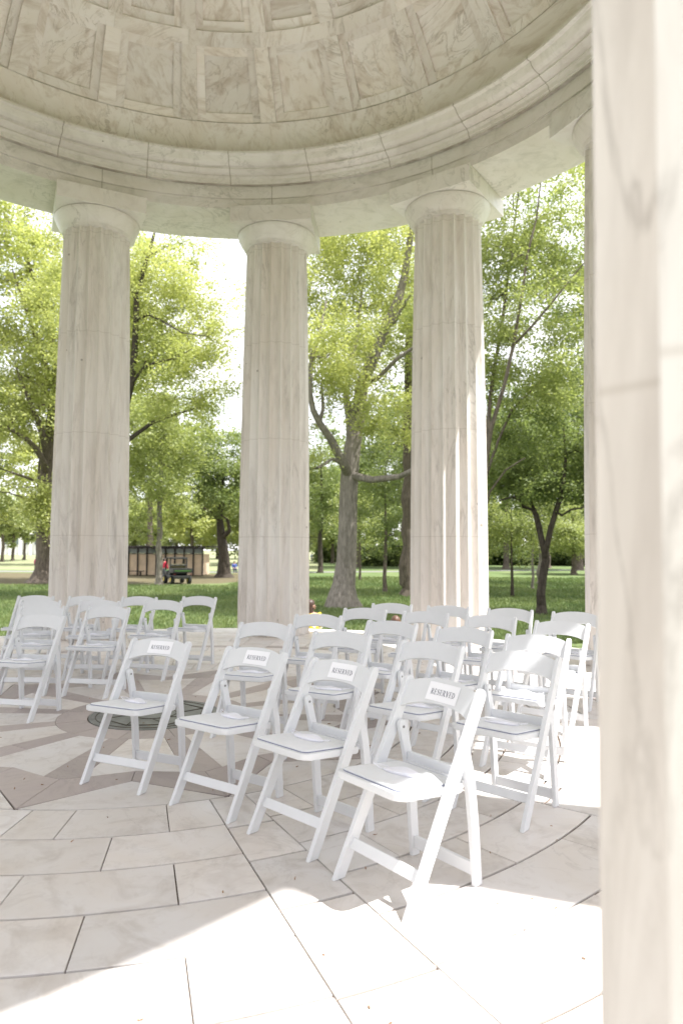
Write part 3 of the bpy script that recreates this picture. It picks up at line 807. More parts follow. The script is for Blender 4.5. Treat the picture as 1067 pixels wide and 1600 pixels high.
# ------------------------------------------------------------------ trees
def grow(limbs, clusters, tip_r, seed):
    """skeleton: explicit limbs, then every leaf cluster joined to the nearest branch node"""
    rd = np.random.default_rng(seed)
    P = []; par = []; rad = []
    for li, limb in enumerate(limbs):
        pts, rs, host = limb
        pts = [Vector(p) for p in pts]
        # resample finer
        fine = []; fr = []
        for i in range(len(pts) - 1):
            seg = max(1, int((pts[i + 1] - pts[i]).length / 0.9))
            for s in range(seg):
                t_ = s / seg; q = pts[i].lerp(pts[i + 1], t_); fine.append(q); fr.append(rs[i] + (rs[i + 1] - rs[i]) * t_)
        fine.append(pts[-1]); fr.append(rs[-1])
        pi = -1
        if host:
            A = np.array(P); d = np.linalg.norm(A - np.array(fine[0]), axis=1); pi = int(d.argmin())
            fine, fr = fine[1:], fr[1:]
        for q, r_ in zip(fine, fr):
            if not host and len(P) > 0 and pi >= 0 or host:
                jit = rd.normal(0, min(0.05, r_ * 0.25), 3)
            else: jit = np.zeros(3)
            P.append(np.array(q) + jit); par.append(pi); rad.append(r_); pi = len(P) - 1
    n0 = len(P)
    C = np.array(clusters); m = len(C)
    A = np.array(P)
    # only limb nodes above the lowest third may carry twigs
    zmin = A[:, 2].min(); ok = np.array([rad[i] < max(rad) * 0.93 or A[i, 2] > zmin + 3.0 for i in range(n0)])
    def cost(Cc, node): 
        d = Cc - node; return np.sqrt(d[:, 0] ** 2 + d[:, 1] ** 2 + (np.where(d[:, 2] > 0, d[:, 2] * 0.9, d[:, 2] * 1.7)) ** 2)
    best = np.full(m, 1e9); bi = np.zeros(m, int)
    for i in range(n0):
        if not ok[i]: continue
        c_ = cost(C, A[i]); u = c_ < best; best[u] = c_[u]; bi[u] = i
    done = np.zeros(m, bool); ends = []
    for _ in range(m):
        b2 = np.where(done, 1e9, best); j = int(b2.argmin()); done[j] = True
        p0 = P[bi[j]]; c_ = C[j]; L = np.linalg.norm(c_ - p0)
        ns = 2 if L < 1.2 else (3 if L < 3 else 4)
        pi = int(bi[j]); side = rd.normal(0, 0.11 * L, 3); side[2] = abs(side[2]) * 0.6 + 0.05 * L
        for s in range(1, ns + 1):
            t_ = s / ns; q = p0 + (c_ - p0) * t_ + side * math.sin(PI * t_) + rd.normal(0, 0.03 * L / ns, 3) * (s < ns)
            P.append(q); par.append(pi); rad.append(0.0); pi = len(P) - 1
            c2 = cost(C, q) * 1.0; u = (c2 < best) & ~done; best[u] = c2[u]; bi[u] = pi
        ends.append(pi)
    n = len(P); k = 2.2; acc = np.zeros(n)
    for e in ends: acc[e] += tip_r ** k
    for i in range(n - 1, -1, -1):
        if acc[i] == 0: acc[i] = tip_r ** k
        if par[i] >= 0: acc[par[i]] += acc[i] * (1 if True else 0)
    r = acc ** (1 / k)
    for i in range(n0): r[i] = rad[i] if rad[i] > 0 else r[i]
    for i in range(n0, n):
        if par[i] >= 0: r[i] = min(r[i], r[par[i]] * 0.8)
    return np.array(P), np.array(par), r, ends
def wood_mesh(P, par, r, nside=7):
    V = []; Fq = []
    idx = [i for i in range(len(P)) if par[i] >= 0]
    th = np.arange(nside) * 2 * PI / nside; cs, sn = np.cos(th), np.sin(th)
    # node frames: direction from parent
    D = np.zeros((len(P), 3))
    child = {}
    for i in idx: D[i] = P[i] - P[par[i]]; child.setdefault(par[i], []).append(i)
    for i in range(len(P)):
        if par[i] < 0 and i in child: D[i] = P[child[i][0]] - P[i]
    D /= np.maximum(np.linalg.norm(D, axis=1, keepdims=True), 1e-6)
    def ring(c, d, rr):
        ref = np.array([1.0, 0.15, 0]) if abs(d[0]) < 0.8 else np.array([0, 1.0, 0.1])
        a = np.cross(d, ref); a /= np.linalg.norm(a); b = np.cross(d, a)
        return c + rr * (cs[:, None] * a + sn[:, None] * b)
    for i in idx:
        p = par[i]; main = r[i] > 0.6 * r[p]
        d0 = D[p] if main and np.dot(D[p], D[i]) > 0.3 else D[i]
        b0 = len(V) * nside if False else sum(1 for _ in ()) 
        V.append(ring(P[p], d0, min(r[p], r[i] * 1.35) if not main else r[p])); V.append(ring(P[i], D[i], r[i]))
    V = np.concatenate(V); n = len(idx)
    base = np.arange(n)[:, None] * 2 * nside; k = np.arange(nside)[None, :]; k2 = (k + 1) % nside
    Fq = np.stack([base + k, base + k2, base + nside + k2, base + nside + k], 2).reshape(-1, 4)
    return V, Fq
def leaf_mesh(P, par, ends, per, spread, size, seed, flat=0.7):
    rd = np.random.default_rng(seed)
    per = int(per * 1.55); size = size * 0.84
    C = P[ends]; D = C - P[par[ends]]
    n = len(C) * per
    c = np.repeat(C, per, 0); d = np.repeat(D, per, 0)
    sp = np.repeat(spread * 0.86 * (0.6 + 0.8 * rd.random(len(C))), per)[:, None]
    off = rd.normal(0, 1, (n, 3)) * sp * np.array([1, 1, flat])
    q = c - d * rd.random((n, 1)) * 0.7 + off
    nrm = rd.normal(0, 1, (n, 3)); nrm[:, 2] = np.abs(nrm[:, 2]) + 0.5; nrm /= np.linalg.norm(nrm, axis=1, keepdims=True)
    a = np.cross(nrm, rd.normal(0, 1, (n, 3))); a /= np.maximum(np.linalg.norm(a, axis=1, keepdims=True), 1e-5); b = np.cross(nrm, a)
    s = (size * 1.1 * (0.55 + 0.9 * rd.random(n)))[:, None]
    a = a * s * 0.5; b = b * s * 0.36
    V = np.stack([q - a, q - b * 1.0 + a * 0.1, q + a, q + b], 1).reshape(-1, 3)
    return V, np.arange(4 * n).reshape(-1, 4)
def clusters_in(ells, seed, gap=0.25):
    rd = np.random.default_rng(seed); out = []
    ph = rd.random(6) * 6.28
    for (c, rx, ry, rz, n) in ells:
        k = 0; tries = 0
        while k < n and tries < n * 30:
            tries += 1
            v = rd.normal(0, 1, 3); v /= np.linalg.norm(v); rr_ = rd.random() ** 0.42
            p = np.array([v[0] * rx, v[1] * ry, v[2] * rz]) * rr_
            f = math.sin(p[0] * 1.1 + ph[0]) * math.sin(p[1] * 0.9 + ph[1]) * math.sin(p[2] * 1.3 + ph[2])
            if f < -0.5 + gap * 1.2 and rd.random() < 0.8 and f < -0.1: continue
            bulge = 1 + 0.16 * math.sin(3 * math.atan2(v[1], v[0]) + ph[3]) + 0.12 * math.sin(5 * v[2] + ph[4])
            out.append(np.array(c) + p * bulge); k += 1
    return out
tree_n = [0]
def tree(name, label, cat, base, limbs, ells, leaf, barkm, per=90, spread=0.55, size=0.13, tip=0.012, group='trees in the park around the temple', nside=8, flat=0.7, gap=0.25, extra=None):
    tree_n[0] += 1; sd_ = 100 + tree_n[0]
    base = Vector(base)
    cl = clusters_in(ells, sd_, gap)
    if extra: cl += [np.array(e) for e in extra]
    P, par, r, ends = grow(limbs, cl, tip, sd_)
    b0 = np.array(base)
    root = empty(name, base); tag(root, label, cat, group)
    V, Fq = wood_mesh(P - b0, par, r, nside); npmesh('trunk', V, Fq, barkm, root, True)
    V, Fq = leaf_mesh(P - b0, par, np.array(ends), per, spread, size, sd_, flat); npmesh('crown', V, Fq, leaf, root)
    return root
def flare(u, v, Y, r, top_uv, h=1.2, k=1.9):
    """trunk foot points with a root flare"""
    b = at(u, v, Y); b.z = GZ - 0.05
    return b

def simple_tree(name, label, u, v_base, h, tr, crown_r, leaf, barkm, n=60, per=80, size=0.2, spread=0.7, crown_z=None, lean=(0, 0), rz=None, tip=0.02, fork=None, gap=0.25, cat='tree', Y=None, clear=None, flare=1.75):
    Yd = Y if Y else 2.533 * F / (v_base - 859.0)
    b = at(u, v_base, Yd); b.z = GZ - 0.05
    zc = crown_z if crown_z else GZ + h * 0.62; rz = rz if rz else h * 0.36
    top = Vector((b.x + lean[0], b.y + lean[1], zc + rz * 0.5))
    mid = b.lerp(top, 0.45) + Vector((random.uniform(-.3, .3), 0, 0)) * (tr * 2)
    limbs = [([b, b + Vector((0, 0, 0.25)), b + Vector((0.02, 0, 0.8)), mid, top], [tr * flare, tr * (1 + (flare - 1) * 0.4), tr * 1.05, tr * 0.8, tr * 0.25], False)]
    return tree(name, label, cat, (b.x, b.y, GZ), limbs, [((top.x, top.y, zc), crown_r, crown_r, rz, n)], leaf, barkm, per, spread, size, tip, gap=gap)

# --- big grey-trunked tree seen between the middle and the half sunlit column
Y5 = 30.6
def A5(*uv): return [at(u, v, Y5 + dy) for (u, v, dy) in uv]
b5 = at(535, 948, Y5); b5.z = GZ - 0.1
trunk5 = [b5] + A5((535, 938, 0), (536, 915, 0), (538, 880, 0), (542, 830, 0), (547, 780, 0), (549, 745, 0), (551, 700, 0), (558, 650, 0.1), (568, 600, 0.2), (583, 555, 0.2), (603, 512, 0.2), (622, 470, 0), (632, 430, 0), (641, 370, -0.2), (650, 300, -0.3), (655, 240, 0))
r5 = [0.95, 0.72, 0.52, 0.455, 0.42, 0.41, 0.40, 0.37, 0.33, 0.29, 0.27, 0.24, 0.20, 0.17, 0.14, 0.10, 0.05]
limbs5 = [(trunk5, r5, False),
 (A5((553, 757, 0), (537, 722, -0.8), (515, 684, -1.5), (500, 662, -2), (489, 640, -2.3), (484, 612, -2.5), (487, 560, -2.6), (500, 520, -2.6), (510, 470, -2.2)), [0.25, 0.21, 0.17, 0.15, 0.13, 0.11, 0.09, 0.07, 0.04], True),
 (A5((556, 752, 0), (580, 751, -1), (605, 749, -1.8), (624, 743, -2.3), (640, 736, -2.6), (668, 722, -2.6), (700, 690, -2.2)), [0.17, 0.15, 0.14, 0.12, 0.10, 0.08, 0.05], True),
 (A5((531, 718, -0.8), (519, 718, -1.3), (508, 725, -1.6), (496, 732, -2), (478, 735, -2), (450, 728, -2)), [0.09, 0.075, 0.06, 0.055, 0.045, 0.03], True),
 (A5((543, 700, 0), (544, 660, 0.6), (542, 625, 0.9), (545, 580, 1.2), (560, 520, 1.8), (566, 450, 2)), [0.25, 0.20, 0.17, 0.13, 0.09, 0.05], True),
 (A5((499, 662, -2), (505, 640, -2), (503, 600, -1.6), (505, 560, -1)), [0.09, 0.075, 0.055, 0.03], True),
 (A5((600, 515, 0.2), (618, 500, -1), (634, 470, -2), (660, 430, -2.4)), [0.12, 0.10, 0.07, 0.04], True),
 (A5((565, 610, 0.2), (590, 590, -1.2), (620, 560, -2), (650, 540, -2.4), (700, 500, -2)), [0.12, 0.10, 0.085, 0.06, 0.03], True)]
c5 = at(565, 430, Y5 + 2.0)
tree('grey_trunk_tree', 'tall tree with thick pale grey forked trunk right of the middle column', 'tree', (b5.x, b5.y, GZ), limbs5,
     [((c5.x, c5.y, c5.z + 0.6), 5.2, 4.5, 5.6, 300), (tuple(at(520, 560, Y5 - 2)), 2.6, 2.5, 2.6, 80), (tuple(at(630, 660, Y5 - 2)), 2.2, 1.8, 1.6, 26), (tuple(at(470, 690, Y5 - 2)), 1.5, 1.5, 1.0, 10)],
     L_yel, M_bark_g, per=120, spread=0.42, size=0.115, tip=0.011, nside=12)

# --- dark forked tree on the right
Y9 = 27.5
def A9(*uv): return [at(u, v, Y9 + dy) for (u, v, dy) in uv]
b9 = at(845, 958, Y9); b9.z = GZ - 0.05
limbs9 = [([b9] + A9((845.5, 950, 0), (846, 930, 0), (848, 900, 0), (850, 872, 0), (851, 862, 0)), [0.27, 0.21, 0.185, 0.175, 0.165, 0.15], False),
 (A9((850, 866, 0), (845, 845, 0), (840, 820, 0.1), (836, 806, 0.1), (831, 797, 0), (818, 790, -0.3), (811, 781, -0.6), (800, 776, -1), (780, 782, -1.3)), [0.14, 0.13, 0.12, 0.11, 0.085, 0.07, 0.06, 0.05, 0.03], True),
 (A9((849, 845, 0), (846, 825, 0.4), (839, 805, 0.6), (832, 788, 0.8), (828, 765, 1), (820, 730, 1)), [0.08, 0.075, 0.07, 0.06, 0.05, 0.03], True),
 (A9((851, 864, 0), (856, 848, -0.2), (862, 826, -0.3), (868, 800, -0.4), (874, 780, -0.4), (879, 755, -0.5), (883, 720, -0.5), (882, 680, 0), (878, 640, 0)), [0.13, 0.12, 0.12, 0.11, 0.10, 0.08, 0.065, 0.05, 0.03], True),
 (A9((865, 812, -0.3), (878, 806, -1), (890, 797, -1.4), (908, 793, -1.7), (930, 785, -2)), [0.05, 0.045, 0.04, 0.03, 0.02], True)]
tree('dark_forked_tree', 'small dark trunked tree forking into three limbs right of the half sunlit column', 'tree', (b9.x, b9.y, GZ), limbs9,
     [(tuple(at(850, 715, Y9)), 3.0, 2.6, 2.0, 150), (tuple(at(800, 750, Y9)), 1.6, 1.6, 0.7, 30), (tuple(at(900, 760, Y9)), 1.6, 1.6, 0.7, 30)], L_mid, M_bark_d, per=110, spread=0.32, size=0.11, tip=0.009)

# --- slender multi-stemmed tree leaning right behind the half sunlit column
Y14 = 25.0
def A14(*uv): return [at(u, v, Y14 + dy) for (u, v, dy) in uv]
b14 = at(742, 985, Y14 + 1); b14 = at(742, 960, Y14); b14.z = GZ - 0.05
limbs14 = [([b14] + A14((744, 930, 0), (748, 850, 0), (754, 760, 0), (762, 660, 0), (771, 580, 0.3), (782, 520, 0.5), (789, 460, 0.8), (797, 400, 1), (806, 330, 1), (815, 260, 1)), [0.17, 0.13, 0.115, 0.10, 0.085, 0.075, 0.065, 0.055, 0.045, 0.035, 0.02], False),
 (A14((748, 850, 0), (757, 740, -0.8), (768, 670, -1.2), (788, 600, -1.6), (803, 540, -1.8), (813, 470, -2), (822, 400, -2), (838, 340, -2), (846, 270, -2)), [0.10, 0.085, 0.08, 0.07, 0.06, 0.05, 0.04, 0.03, 0.02], True),
 (A14((803, 540, -1.8), (830, 510, -2.4), (860, 475, -2.6), (895, 430, -2.6), (930, 390, -2.4)), [0.045, 0.04, 0.035, 0.028, 0.015], True),
 (A14((754, 760, 0), (778, 690, 0.8), (800, 640, 1.4), (840, 600, 2), (880, 560, 2.2)), [0.06, 0.05, 0.045, 0.035, 0.02], True),
 (A14((750, 830, 0), (765, 770, -1), (790, 735, -1.6), (820, 715, -2)), [0.05, 0.04, 0.03, 0.02], True)]
tree('slender_leaning_tree', 'slender tree with thin stems leaning right, behind the half sunlit column', 'tree', (b14.x, b14.y, GZ), limbs14,
     [(tuple(at(815, 400, Y14)), 4.3, 3.4, 5.4, 400), (tuple(at(760, 560, Y14)), 1.6, 1.6, 2.0, 30), (tuple(at(850, 600, Y14)), 1.6, 2.0, 1.2, 24)], L_lime, M_bark_m, per=95, spread=0.36, size=0.10, tip=0.007, flat=0.6)

# --- large tree on the far left whose trunk stands beside the leftmost column
Y1 = 51.0
def A1(*uv): return [at(u, v, Y1 + dy) for (u, v, dy) in uv]
b1 = at(68, 914, Y1); b1.z = GZ - 0.1
limbs1 = [([b1] + A1((68, 906, 0), (68, 890, 0), (68, 860, 0), (68, 830, 0), (70, 790, 0), (73, 740, 0), (76, 700, 0), (80, 640, 0), (90, 560, 0), (100, 480, 0), (105, 400, 0)), [1.35, 1.0, 0.62, 0.52, 0.48, 0.45, 0.42, 0.36, 0.28, 0.2, 0.12, 0.06], False),
 (A1((72, 745, 0), (67, 722, -1), (55, 700, -2), (42, 686, -2.5), (28, 676, -3), (10, 668, -3)), [0.28, 0.24, 0.20, 0.18, 0.14, 0.08], True),
 (A1((68, 800, 0), (60, 755, -1), (45, 747, -2), (25, 740, -3), (0, 732, -3.5), (-20, 735, -4)), [0.14, 0.12, 0.1, 0.085, 0.06, 0.04], True),
 (A1((62, 795, -0.4), (50, 785, -1), (35, 776, -1.5), (15, 770, -2), (-5, 768, -2.5)), [0.09, 0.08, 0.06, 0.045, 0.03], True),
 (A1((60, 790, -0.4), (60, 760, -0.6), (62, 720, -0.8), (62, 690, -1)), [0.10, 0.09, 0.07, 0.04], True),
 (A1((74, 720, 0), (66, 680, -1), (52, 640, -2), (40, 610, -2), (25, 570, -2)), [0.28, 0.24, 0.18, 0.12, 0.06], True),
 (A1((85, 600, 0), (60, 540, -1), (40, 480, -2), (20, 420, -2)), [0.2, 0.16, 0.1, 0.05], True),
 (A1((90, 560, 0), (60, 450, -1), (35, 380, -2), (5, 330, -2)), [0.16, 0.14, 0.1, 0.05], True)]
tree('large_left_tree', 'large thick trunked tree left of the leftmost column with bright spring leaves', 'tree', (b1.x, b1.y, GZ), limbs1,
     [(tuple(at(55, 470, Y1)), 9, 7, 10.5, 500), (tuple(at(20, 640, Y1 - 2)), 4.5, 4, 3.2, 60), (tuple(at(130, 600, Y1)), 6, 5, 6, 60), (tuple(at(66, 790, Y1 - 1.4)), 1.3, 0.9, 4.0, 22)], L_yel, M_bark_m, per=110, spread=0.65, size=0.20, tip=0.018, nside=10)

# --- tree whose dark upper limbs show right of the leftmost column
Y2 = 33.0
def A2(*uv): return [at(u, v, Y2 + dy) for (u, v, dy) in uv]
b2 = at(168, 940, Y2); b2.z = GZ - 0.05
limbs2 = [([b2] + A2((168, 925, 0), (170, 880, 0), (176, 800, 0), (184, 700, 0), (196, 640, 0), (205, 600, 0), (211, 555, 0), (213, 500, 0), (212, 465, 0), (222, 430, 0), (233, 400, 0), (242, 365, 0), (250, 310, 0)), [0.6, 0.42, 0.34, 0.31, 0.27, 0.22, 0.18, 0.155, 0.14, 0.13, 0.11, 0.09, 0.07, 0.03], False),
 (A2((213, 470, 0), (207, 452, -0.3), (198, 430, -0.6), (190, 390, -1)), [0.1, 0.08, 0.06, 0.03], True),
 (A2((212, 495, 0), (232, 492, -0.6), (250, 500, -1), (285, 520, -1.5), (320, 525, -2)), [0.07, 0.055, 0.045, 0.035, 0.02], True),
 (A2((206, 600, 0), (225, 575, -0.6), (245, 566, -1), (275, 560, -1.6), (300, 545, -2)), [0.08, 0.065, 0.05, 0.035, 0.02], True),
 (A2((232, 402, 0), (244, 395, 0.5), (262, 385, 1)), [0.05, 0.04, 0.02], True),
 (A2((184, 700, 0), (240, 660, 1), (300, 640, 2), (340, 610, 2)), [0.12, 0.09, 0.06, 0.03], True)]
tree('dark_limbed_tree', 'bright leaved tree with dark crooked upper limbs just right of the leftmost column', 'tree', (b2.x, b2.y, GZ), limbs2,
     [(tuple(at(215, 490, Y2 + 2.2)), 4.2, 4, 5.4, 290), (tuple(at(290, 590, Y2)), 2.6, 3, 2.8, 70), (tuple(at(265, 440, Y2)), 1.8, 2, 1.6, 22), (tuple(at(330, 500, Y2 + 3)), 2.2, 2.0, 3.6, 34)], L_yel, M_bark_d, per=110, spread=0.42, size=0.125, tip=0.011)

# --- trees on the lawn (pixel foot, height ...)
simple_tree('straight_pole_tree', 'tree with a straight pole-like grey trunk standing beside the green utility vehicle', 248, 915, 15.5, 0.21, 3.6, L_lime, M_bark_g, n=150, per=90, size=0.19, spread=0.6, crown_z=8.6, rz=5.2, tip=0.014)
b4 = at(350, 902, 62); b4.z = GZ - 0.05
def A4(*uv): return [at(u, v, 62 + dy) for (u, v, dy) in uv]
tree('dark_fork_tree_left', 'dark trunked forked tree right of the wooden shed', 'tree', (b4.x, b4.y, GZ),
     [([b4] + A4((350, 895, 0), (349, 870, 0), (347, 842, 0), (344, 815, 0), (345, 780, 0), (350, 720, 0)), [1.0, 0.62, 0.48, 0.42, 0.3, 0.2, 0.08], False),
      (A4((348, 845, 0), (358, 828, -0.5), (356, 812, -1), (345, 805, -1.2)), [0.22, 0.2, 0.14, 0.07], True),
      (A4((345, 812, 0), (330, 800, -1), (312, 790, -2)), [0.16, 0.12, 0.06], True), (A4((345, 800, 0), (362, 770, 1), (375, 740, 1)), [0.16, 0.12, 0.06], True)],
     [(tuple(at(335, 735, 62)), 4.8, 4.5, 5.0, 200)], L_mid, M_bark_d, per=90, spread=0.6, size=0.21, tip=0.018)
simple_tree('thick_grey_trunk_tree', 'tree with a thick grey trunk partly hidden by the half sunlit column', 637, 931, 22, 0.44, 5.5, L_lime, M_bark_m, flare=1.25, n=170, per=90, size=0.16, spread=0.55, crown_z=14, rz=6.5, tip=0.014)
simple_tree('thin_brown_tree', 'thin brown tree between the big grey trunk and the half sunlit column', 601, 924, 9.5, 0.115, 2.6, L_mid, M_bark_m, n=80, per=90, size=0.13, spread=0.42, crown_z=4.6, rz=3.6, tip=0.009)
simple_tree('young_lawn_tree', 'very thin young tree close right of the big grey trunk', 562, 906, 8.0, 0.09, 2.4, L_lime, M_bark_m, n=60, per=80, size=0.16, spread=0.5, crown_z=4.4, rz=3.2)
simple_tree('small_sapling', 'small sapling with bright low leaves left of the dark forked tree', 800, 931, 5.6, 0.085, 2.1, L_lime, M_bark_d, n=80, per=90, size=0.11, spread=0.36, crown_z=2.7, rz=1.9, tip=0.007)
simple_tree('pale_thin_tree', 'thin pale trunked tree directly left of the dark forked tree', 832, 919, 7.6, 0.085, 2.0, L_lime, M_bark_g, n=60, per=80, size=0.13, spread=0.4, crown_z=4.2, rz=2.6, tip=0.008)
simple_tree('pale_trunk_tree', 'grey trunk seen close behind the dark forked tree', 843.5, 911, 14, 0.21, 4.5, L_mid, M_bark_g, n=110, per=80, size=0.19, spread=0.6, crown_z=9, rz=4.6)
simple_tree('spreading_bright_tree', 'low spreading bright green tree at the right in front of the hedge', 896, 896, 9, 0.28, 5.0, L_lime, M_bark_m, n=170, per=90, size=0.19, spread=0.55, crown_z=3.4, rz=3.0, tip=0.014)
simple_tree('lawn_maple', 'slim leafy tree just right of the middle column', 500, 895, 17, 0.26, 4.4, L_mid, M_bark_d, n=150, per=80, size=0.22, spread=0.7, crown_z=9.0, rz=6.0)
# unseen park trees right of the view, put in to shade the lawn
for (x_, y_, h_, cr_, lb_) in ((15.5, 25, 15, 4.0, 'nearer unseen park tree standing just right of the view'), (18.5, 32, 18, 4.5, 'tall unseen park tree standing right of the view'), (21, 40, 19, 5.0, 'farther unseen park tree right of the view'), (13.5, 19.5, 12, 3.2, 'small unseen park tree outside the temple at the right'), (25, 49, 20, 5.5, 'farthest unseen park tree right of the view')):
    b_ = Vector((x_, y_, GZ - 0.05)); t_ = Vector((x_ + 0.5, y_, h_ * 0.75))
    tree('unseen_park_tree', lb_, 'tree', (x_, y_, GZ), [([b_, b_ + Vector((0, 0, 0.5)), b_.lerp(t_, 0.5), t_], [0.5, 0.32, 0.25, 0.08], False)], [((x_, y_, h_ * 0.6), cr_, cr_, h_ * 0.33, 60)], L_lime, M_bark_m, 60, 0.8, 0.25, 0.02)
simple_tree('tall_oak', 'tall spreading tree behind the slender leaning tree', 945, 0, 25, 0.35, 6.0, L_mid, M_bark_d, n=260, per=90, size=0.17, spread=0.5, crown_z=15.5, rz=8.0, tip=0.012, Y=40)
# woods behind: each its own tree
woods = [
 # u, v_base, height, trunk r, crown r, crown z, rz, leaf, label
 (560, 886, 24, .35, 7, 13, 10, L_mid, 'tall mid green tree far behind the big grey trunk'),
 (640, 888, 26, .4, 8, 14, 11, L_mid, 'tall mid green tree far behind the half sunlit column'),
 (600, 882, 18, .3, 7, 8, 6.5, L_mid, 'broad mid green tree far back between the big trunk and the half sunlit column'),
 (520, 880, 20, .3, 7, 10, 8, L_lime, 'bright green tree far back between the middle column and the big grey trunk'),
 (790, 888, 27, .4, 8.5, 15, 11.5, L_dark, 'tall dark green tree far back just right of the half sunlit column'),
 (855, 886, 28, .4, 8, 17, 11, L_mid, 'tallest mid green tree far back behind the dark forked tree'),
 (905, 889, 30, .45, 8, 16, 12, L_dark, 'tall dark tree far back beside the fluted column at the right'),
 (770, 880, 14, .25, 7, 6, 5, L_lime, 'bright green low crowned tree far back right of the half sunlit column'),
 (930, 882, 22, .3, 9, 9, 8, L_mid, 'mid green tree far back, mostly behind the right hand fluted column'),
 (430, 884, 22, .35, 7, 12, 8.5, L_lime, 'bright tree far behind the middle fluted column'),
 (300, 884, 13, .3, 6.0, 7.0, 5.0, L_yel, 'round yellow green tree far behind the wooden shed'),
 (375, 881, 13, .3, 6.5, 7.5, 5.5, L_lime, 'green tree far back between the forked tree and the middle column'),
 (230, 881, 13, .3, 6.5, 6.5, 5.0, L_lime, 'green tree far back beside the leftmost column behind the shed'),
 (20, 878.5, 11, .3, 5.5, 7.2, 4.4, L_haze, 'pale green tree before the white building, leftmost'),
 (38, 877, 10.5, .3, 5.0, 7.2, 4.2, L_haze, 'pale green tree before the white building, right of the leftmost one'),
 (4, 880, 12, .3, 5.0, 7.8, 4.6, L_haze, 'pale green tree at the very left edge before the white building'),
 (275, 874.5, 15, .4, 10, 8, 6.5, L_haze, 'pale hazy tree across the field, left of the round yellow green tree'),
 (340, 874, 15, .4, 11, 8, 6.5, L_haze, 'pale hazy tree on the far side of the field behind the forked tree'),
 (210, 874, 15, .4, 10, 8, 6.5, L_haze, 'pale hazy tree on the far side of the field next to the leftmost column'),
 (395, 874, 15, .4, 10, 8, 6.5, L_haze, 'pale hazy tree on the far side of the field, half behind the middle column'),
 (495, 876, 13, .4, 9, 6.5, 6, L_haze, 'pale hazy tree on the far side of the field right of the middle column'),
 (60, 885, 27, .4, 9, 15, 11, L_yel, 'tall yellow green tree far back, behind the large left tree'),
 (235, 887, 25, .4, 7.5, 16, 8.5, L_lime, 'tall tree far back behind the dark limbed tree'),
 (-60, 886, 27, .4, 9, 15, 11, L_lime, 'tall bright tree far back at the left edge of the view'),
 (690, 886, 26, .4, 8, 13, 10, L_lime, 'tall bright tree far back, mostly behind the half sunlit column'),
]
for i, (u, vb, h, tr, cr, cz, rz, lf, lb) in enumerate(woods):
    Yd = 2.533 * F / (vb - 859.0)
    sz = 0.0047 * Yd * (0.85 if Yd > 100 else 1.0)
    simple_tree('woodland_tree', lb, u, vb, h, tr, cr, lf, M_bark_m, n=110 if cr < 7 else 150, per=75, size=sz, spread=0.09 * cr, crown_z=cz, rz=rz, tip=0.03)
# hedge and shrubs at the back of the lawn
def shrub(label, u, vb, rx, rz, leaf, n=60):
    Yd = 2.533 * F / (vb - 859.0); b = at(u, vb, Yd); b.z = GZ
    cl = clusters_in([((b.x, b.y, GZ + rz * 0.8), rx, rx * 0.5, rz, n)], int(u * 7), 0.1)
    P, par, r, ends = grow([([b, b + Vector((0, 0, rz * 0.5)), b + Vector((0.05, 0, rz))], [0.08, 0.06, 0.03], False)], cl, 0.012, int(u))
    root = empty('shrub', (b.x, b.y, GZ)); tag(root, label, 'shrub', 'shrubs at the far edge of the lawn')
    V, Fq = wood_mesh(P - np.array(b), par, r, 5); npmesh('stem', V, Fq, M_bark_m, root, True)
    V, Fq = leaf_mesh(P - np.array(b), par, np.array(ends), 75, 0.45, 0.0045 * Yd, int(u), 0.6); npmesh('foliage', V, Fq, leaf, root)
for a in [('dark low shrub behind the big grey trunk, left side', 575, 884, 3.8, 1.6, L_dark, 90), ('dark low shrub between the thin brown tree and the half sunlit column', 618, 884, 3.8, 1.7, L_mid, 90),
          ('dark hedge shrub behind the small sapling', 790, 882, 5.0, 1.7, L_dark, 110), ('dark hedge shrub at the right behind the spreading bright tree', 888, 882, 5.5, 1.8, L_dark, 110),
          ('dark hedge shrub between the sapling and the forked tree', 838, 881, 5.0, 1.8, L_mid, 110), ('round dark shrub just right of the middle column by the far path', 514, 879, 3.6, 2.0, L_mid, 90),
          ('tall pale shrub far back left of the big grey trunk', 545, 876, 7.5, 3.2, L_lime, 110), ('tall green shrub far back just left of the half sunlit column', 632, 877, 8.0, 3.2, L_mid, 110),
          ('tall green shrub far back right of the half sunlit column', 775, 876, 8.0, 3.2, L_lime, 110), ('tall bright shrub far back behind the forked tree', 855, 876, 8.0, 3.4, L_lime, 110)]:
    shrub(*a)

# ------------------------------------------------------------------ wooden shed
M_wood = plain('tan_boards', (0.62, 0.47, 0.34), 0.8, 0.15, 1.5); M_dk = plain('dark_timber', (0.035, 0.028, 0.025), 0.8, 0.2, 3); M_glass = plain('dim_glass', (0.16, 0.19, 0.17), 0.1, 0.2, 1.0)
shp = at(258, 899, 66)
shed = empty('wooden_shed', (shp.x, 66.0, GZ), R(0)); tag(shed, 'low flat roofed wooden shed with tan panels and dark posts behind the utility vehicle', 'shed')
Wd = 7.3
bm = bmesh.new(); box(bm, (0.0, 2.0, 1.05), (Wd - 0.3, 3.6, 2.0)); obj('wall', bm, M_wood, shed)
nP = 9
for i in range(nP):
    bm = bmesh.new(); box(bm, (-Wd / 2 + 0.1 + (Wd - 0.2) * i / (nP - 1), 0.12, 1.35), (0.12, 0.14, 2.7)); obj('post', bm, M_dk, shed)
bm = bmesh.new(); box(bm, (0.15, 1.9, 2.78), (Wd + 0.9, 5.2, 0.10)); rf = obj('roof', bm, M_dk, shed)
bm = bmesh.new()
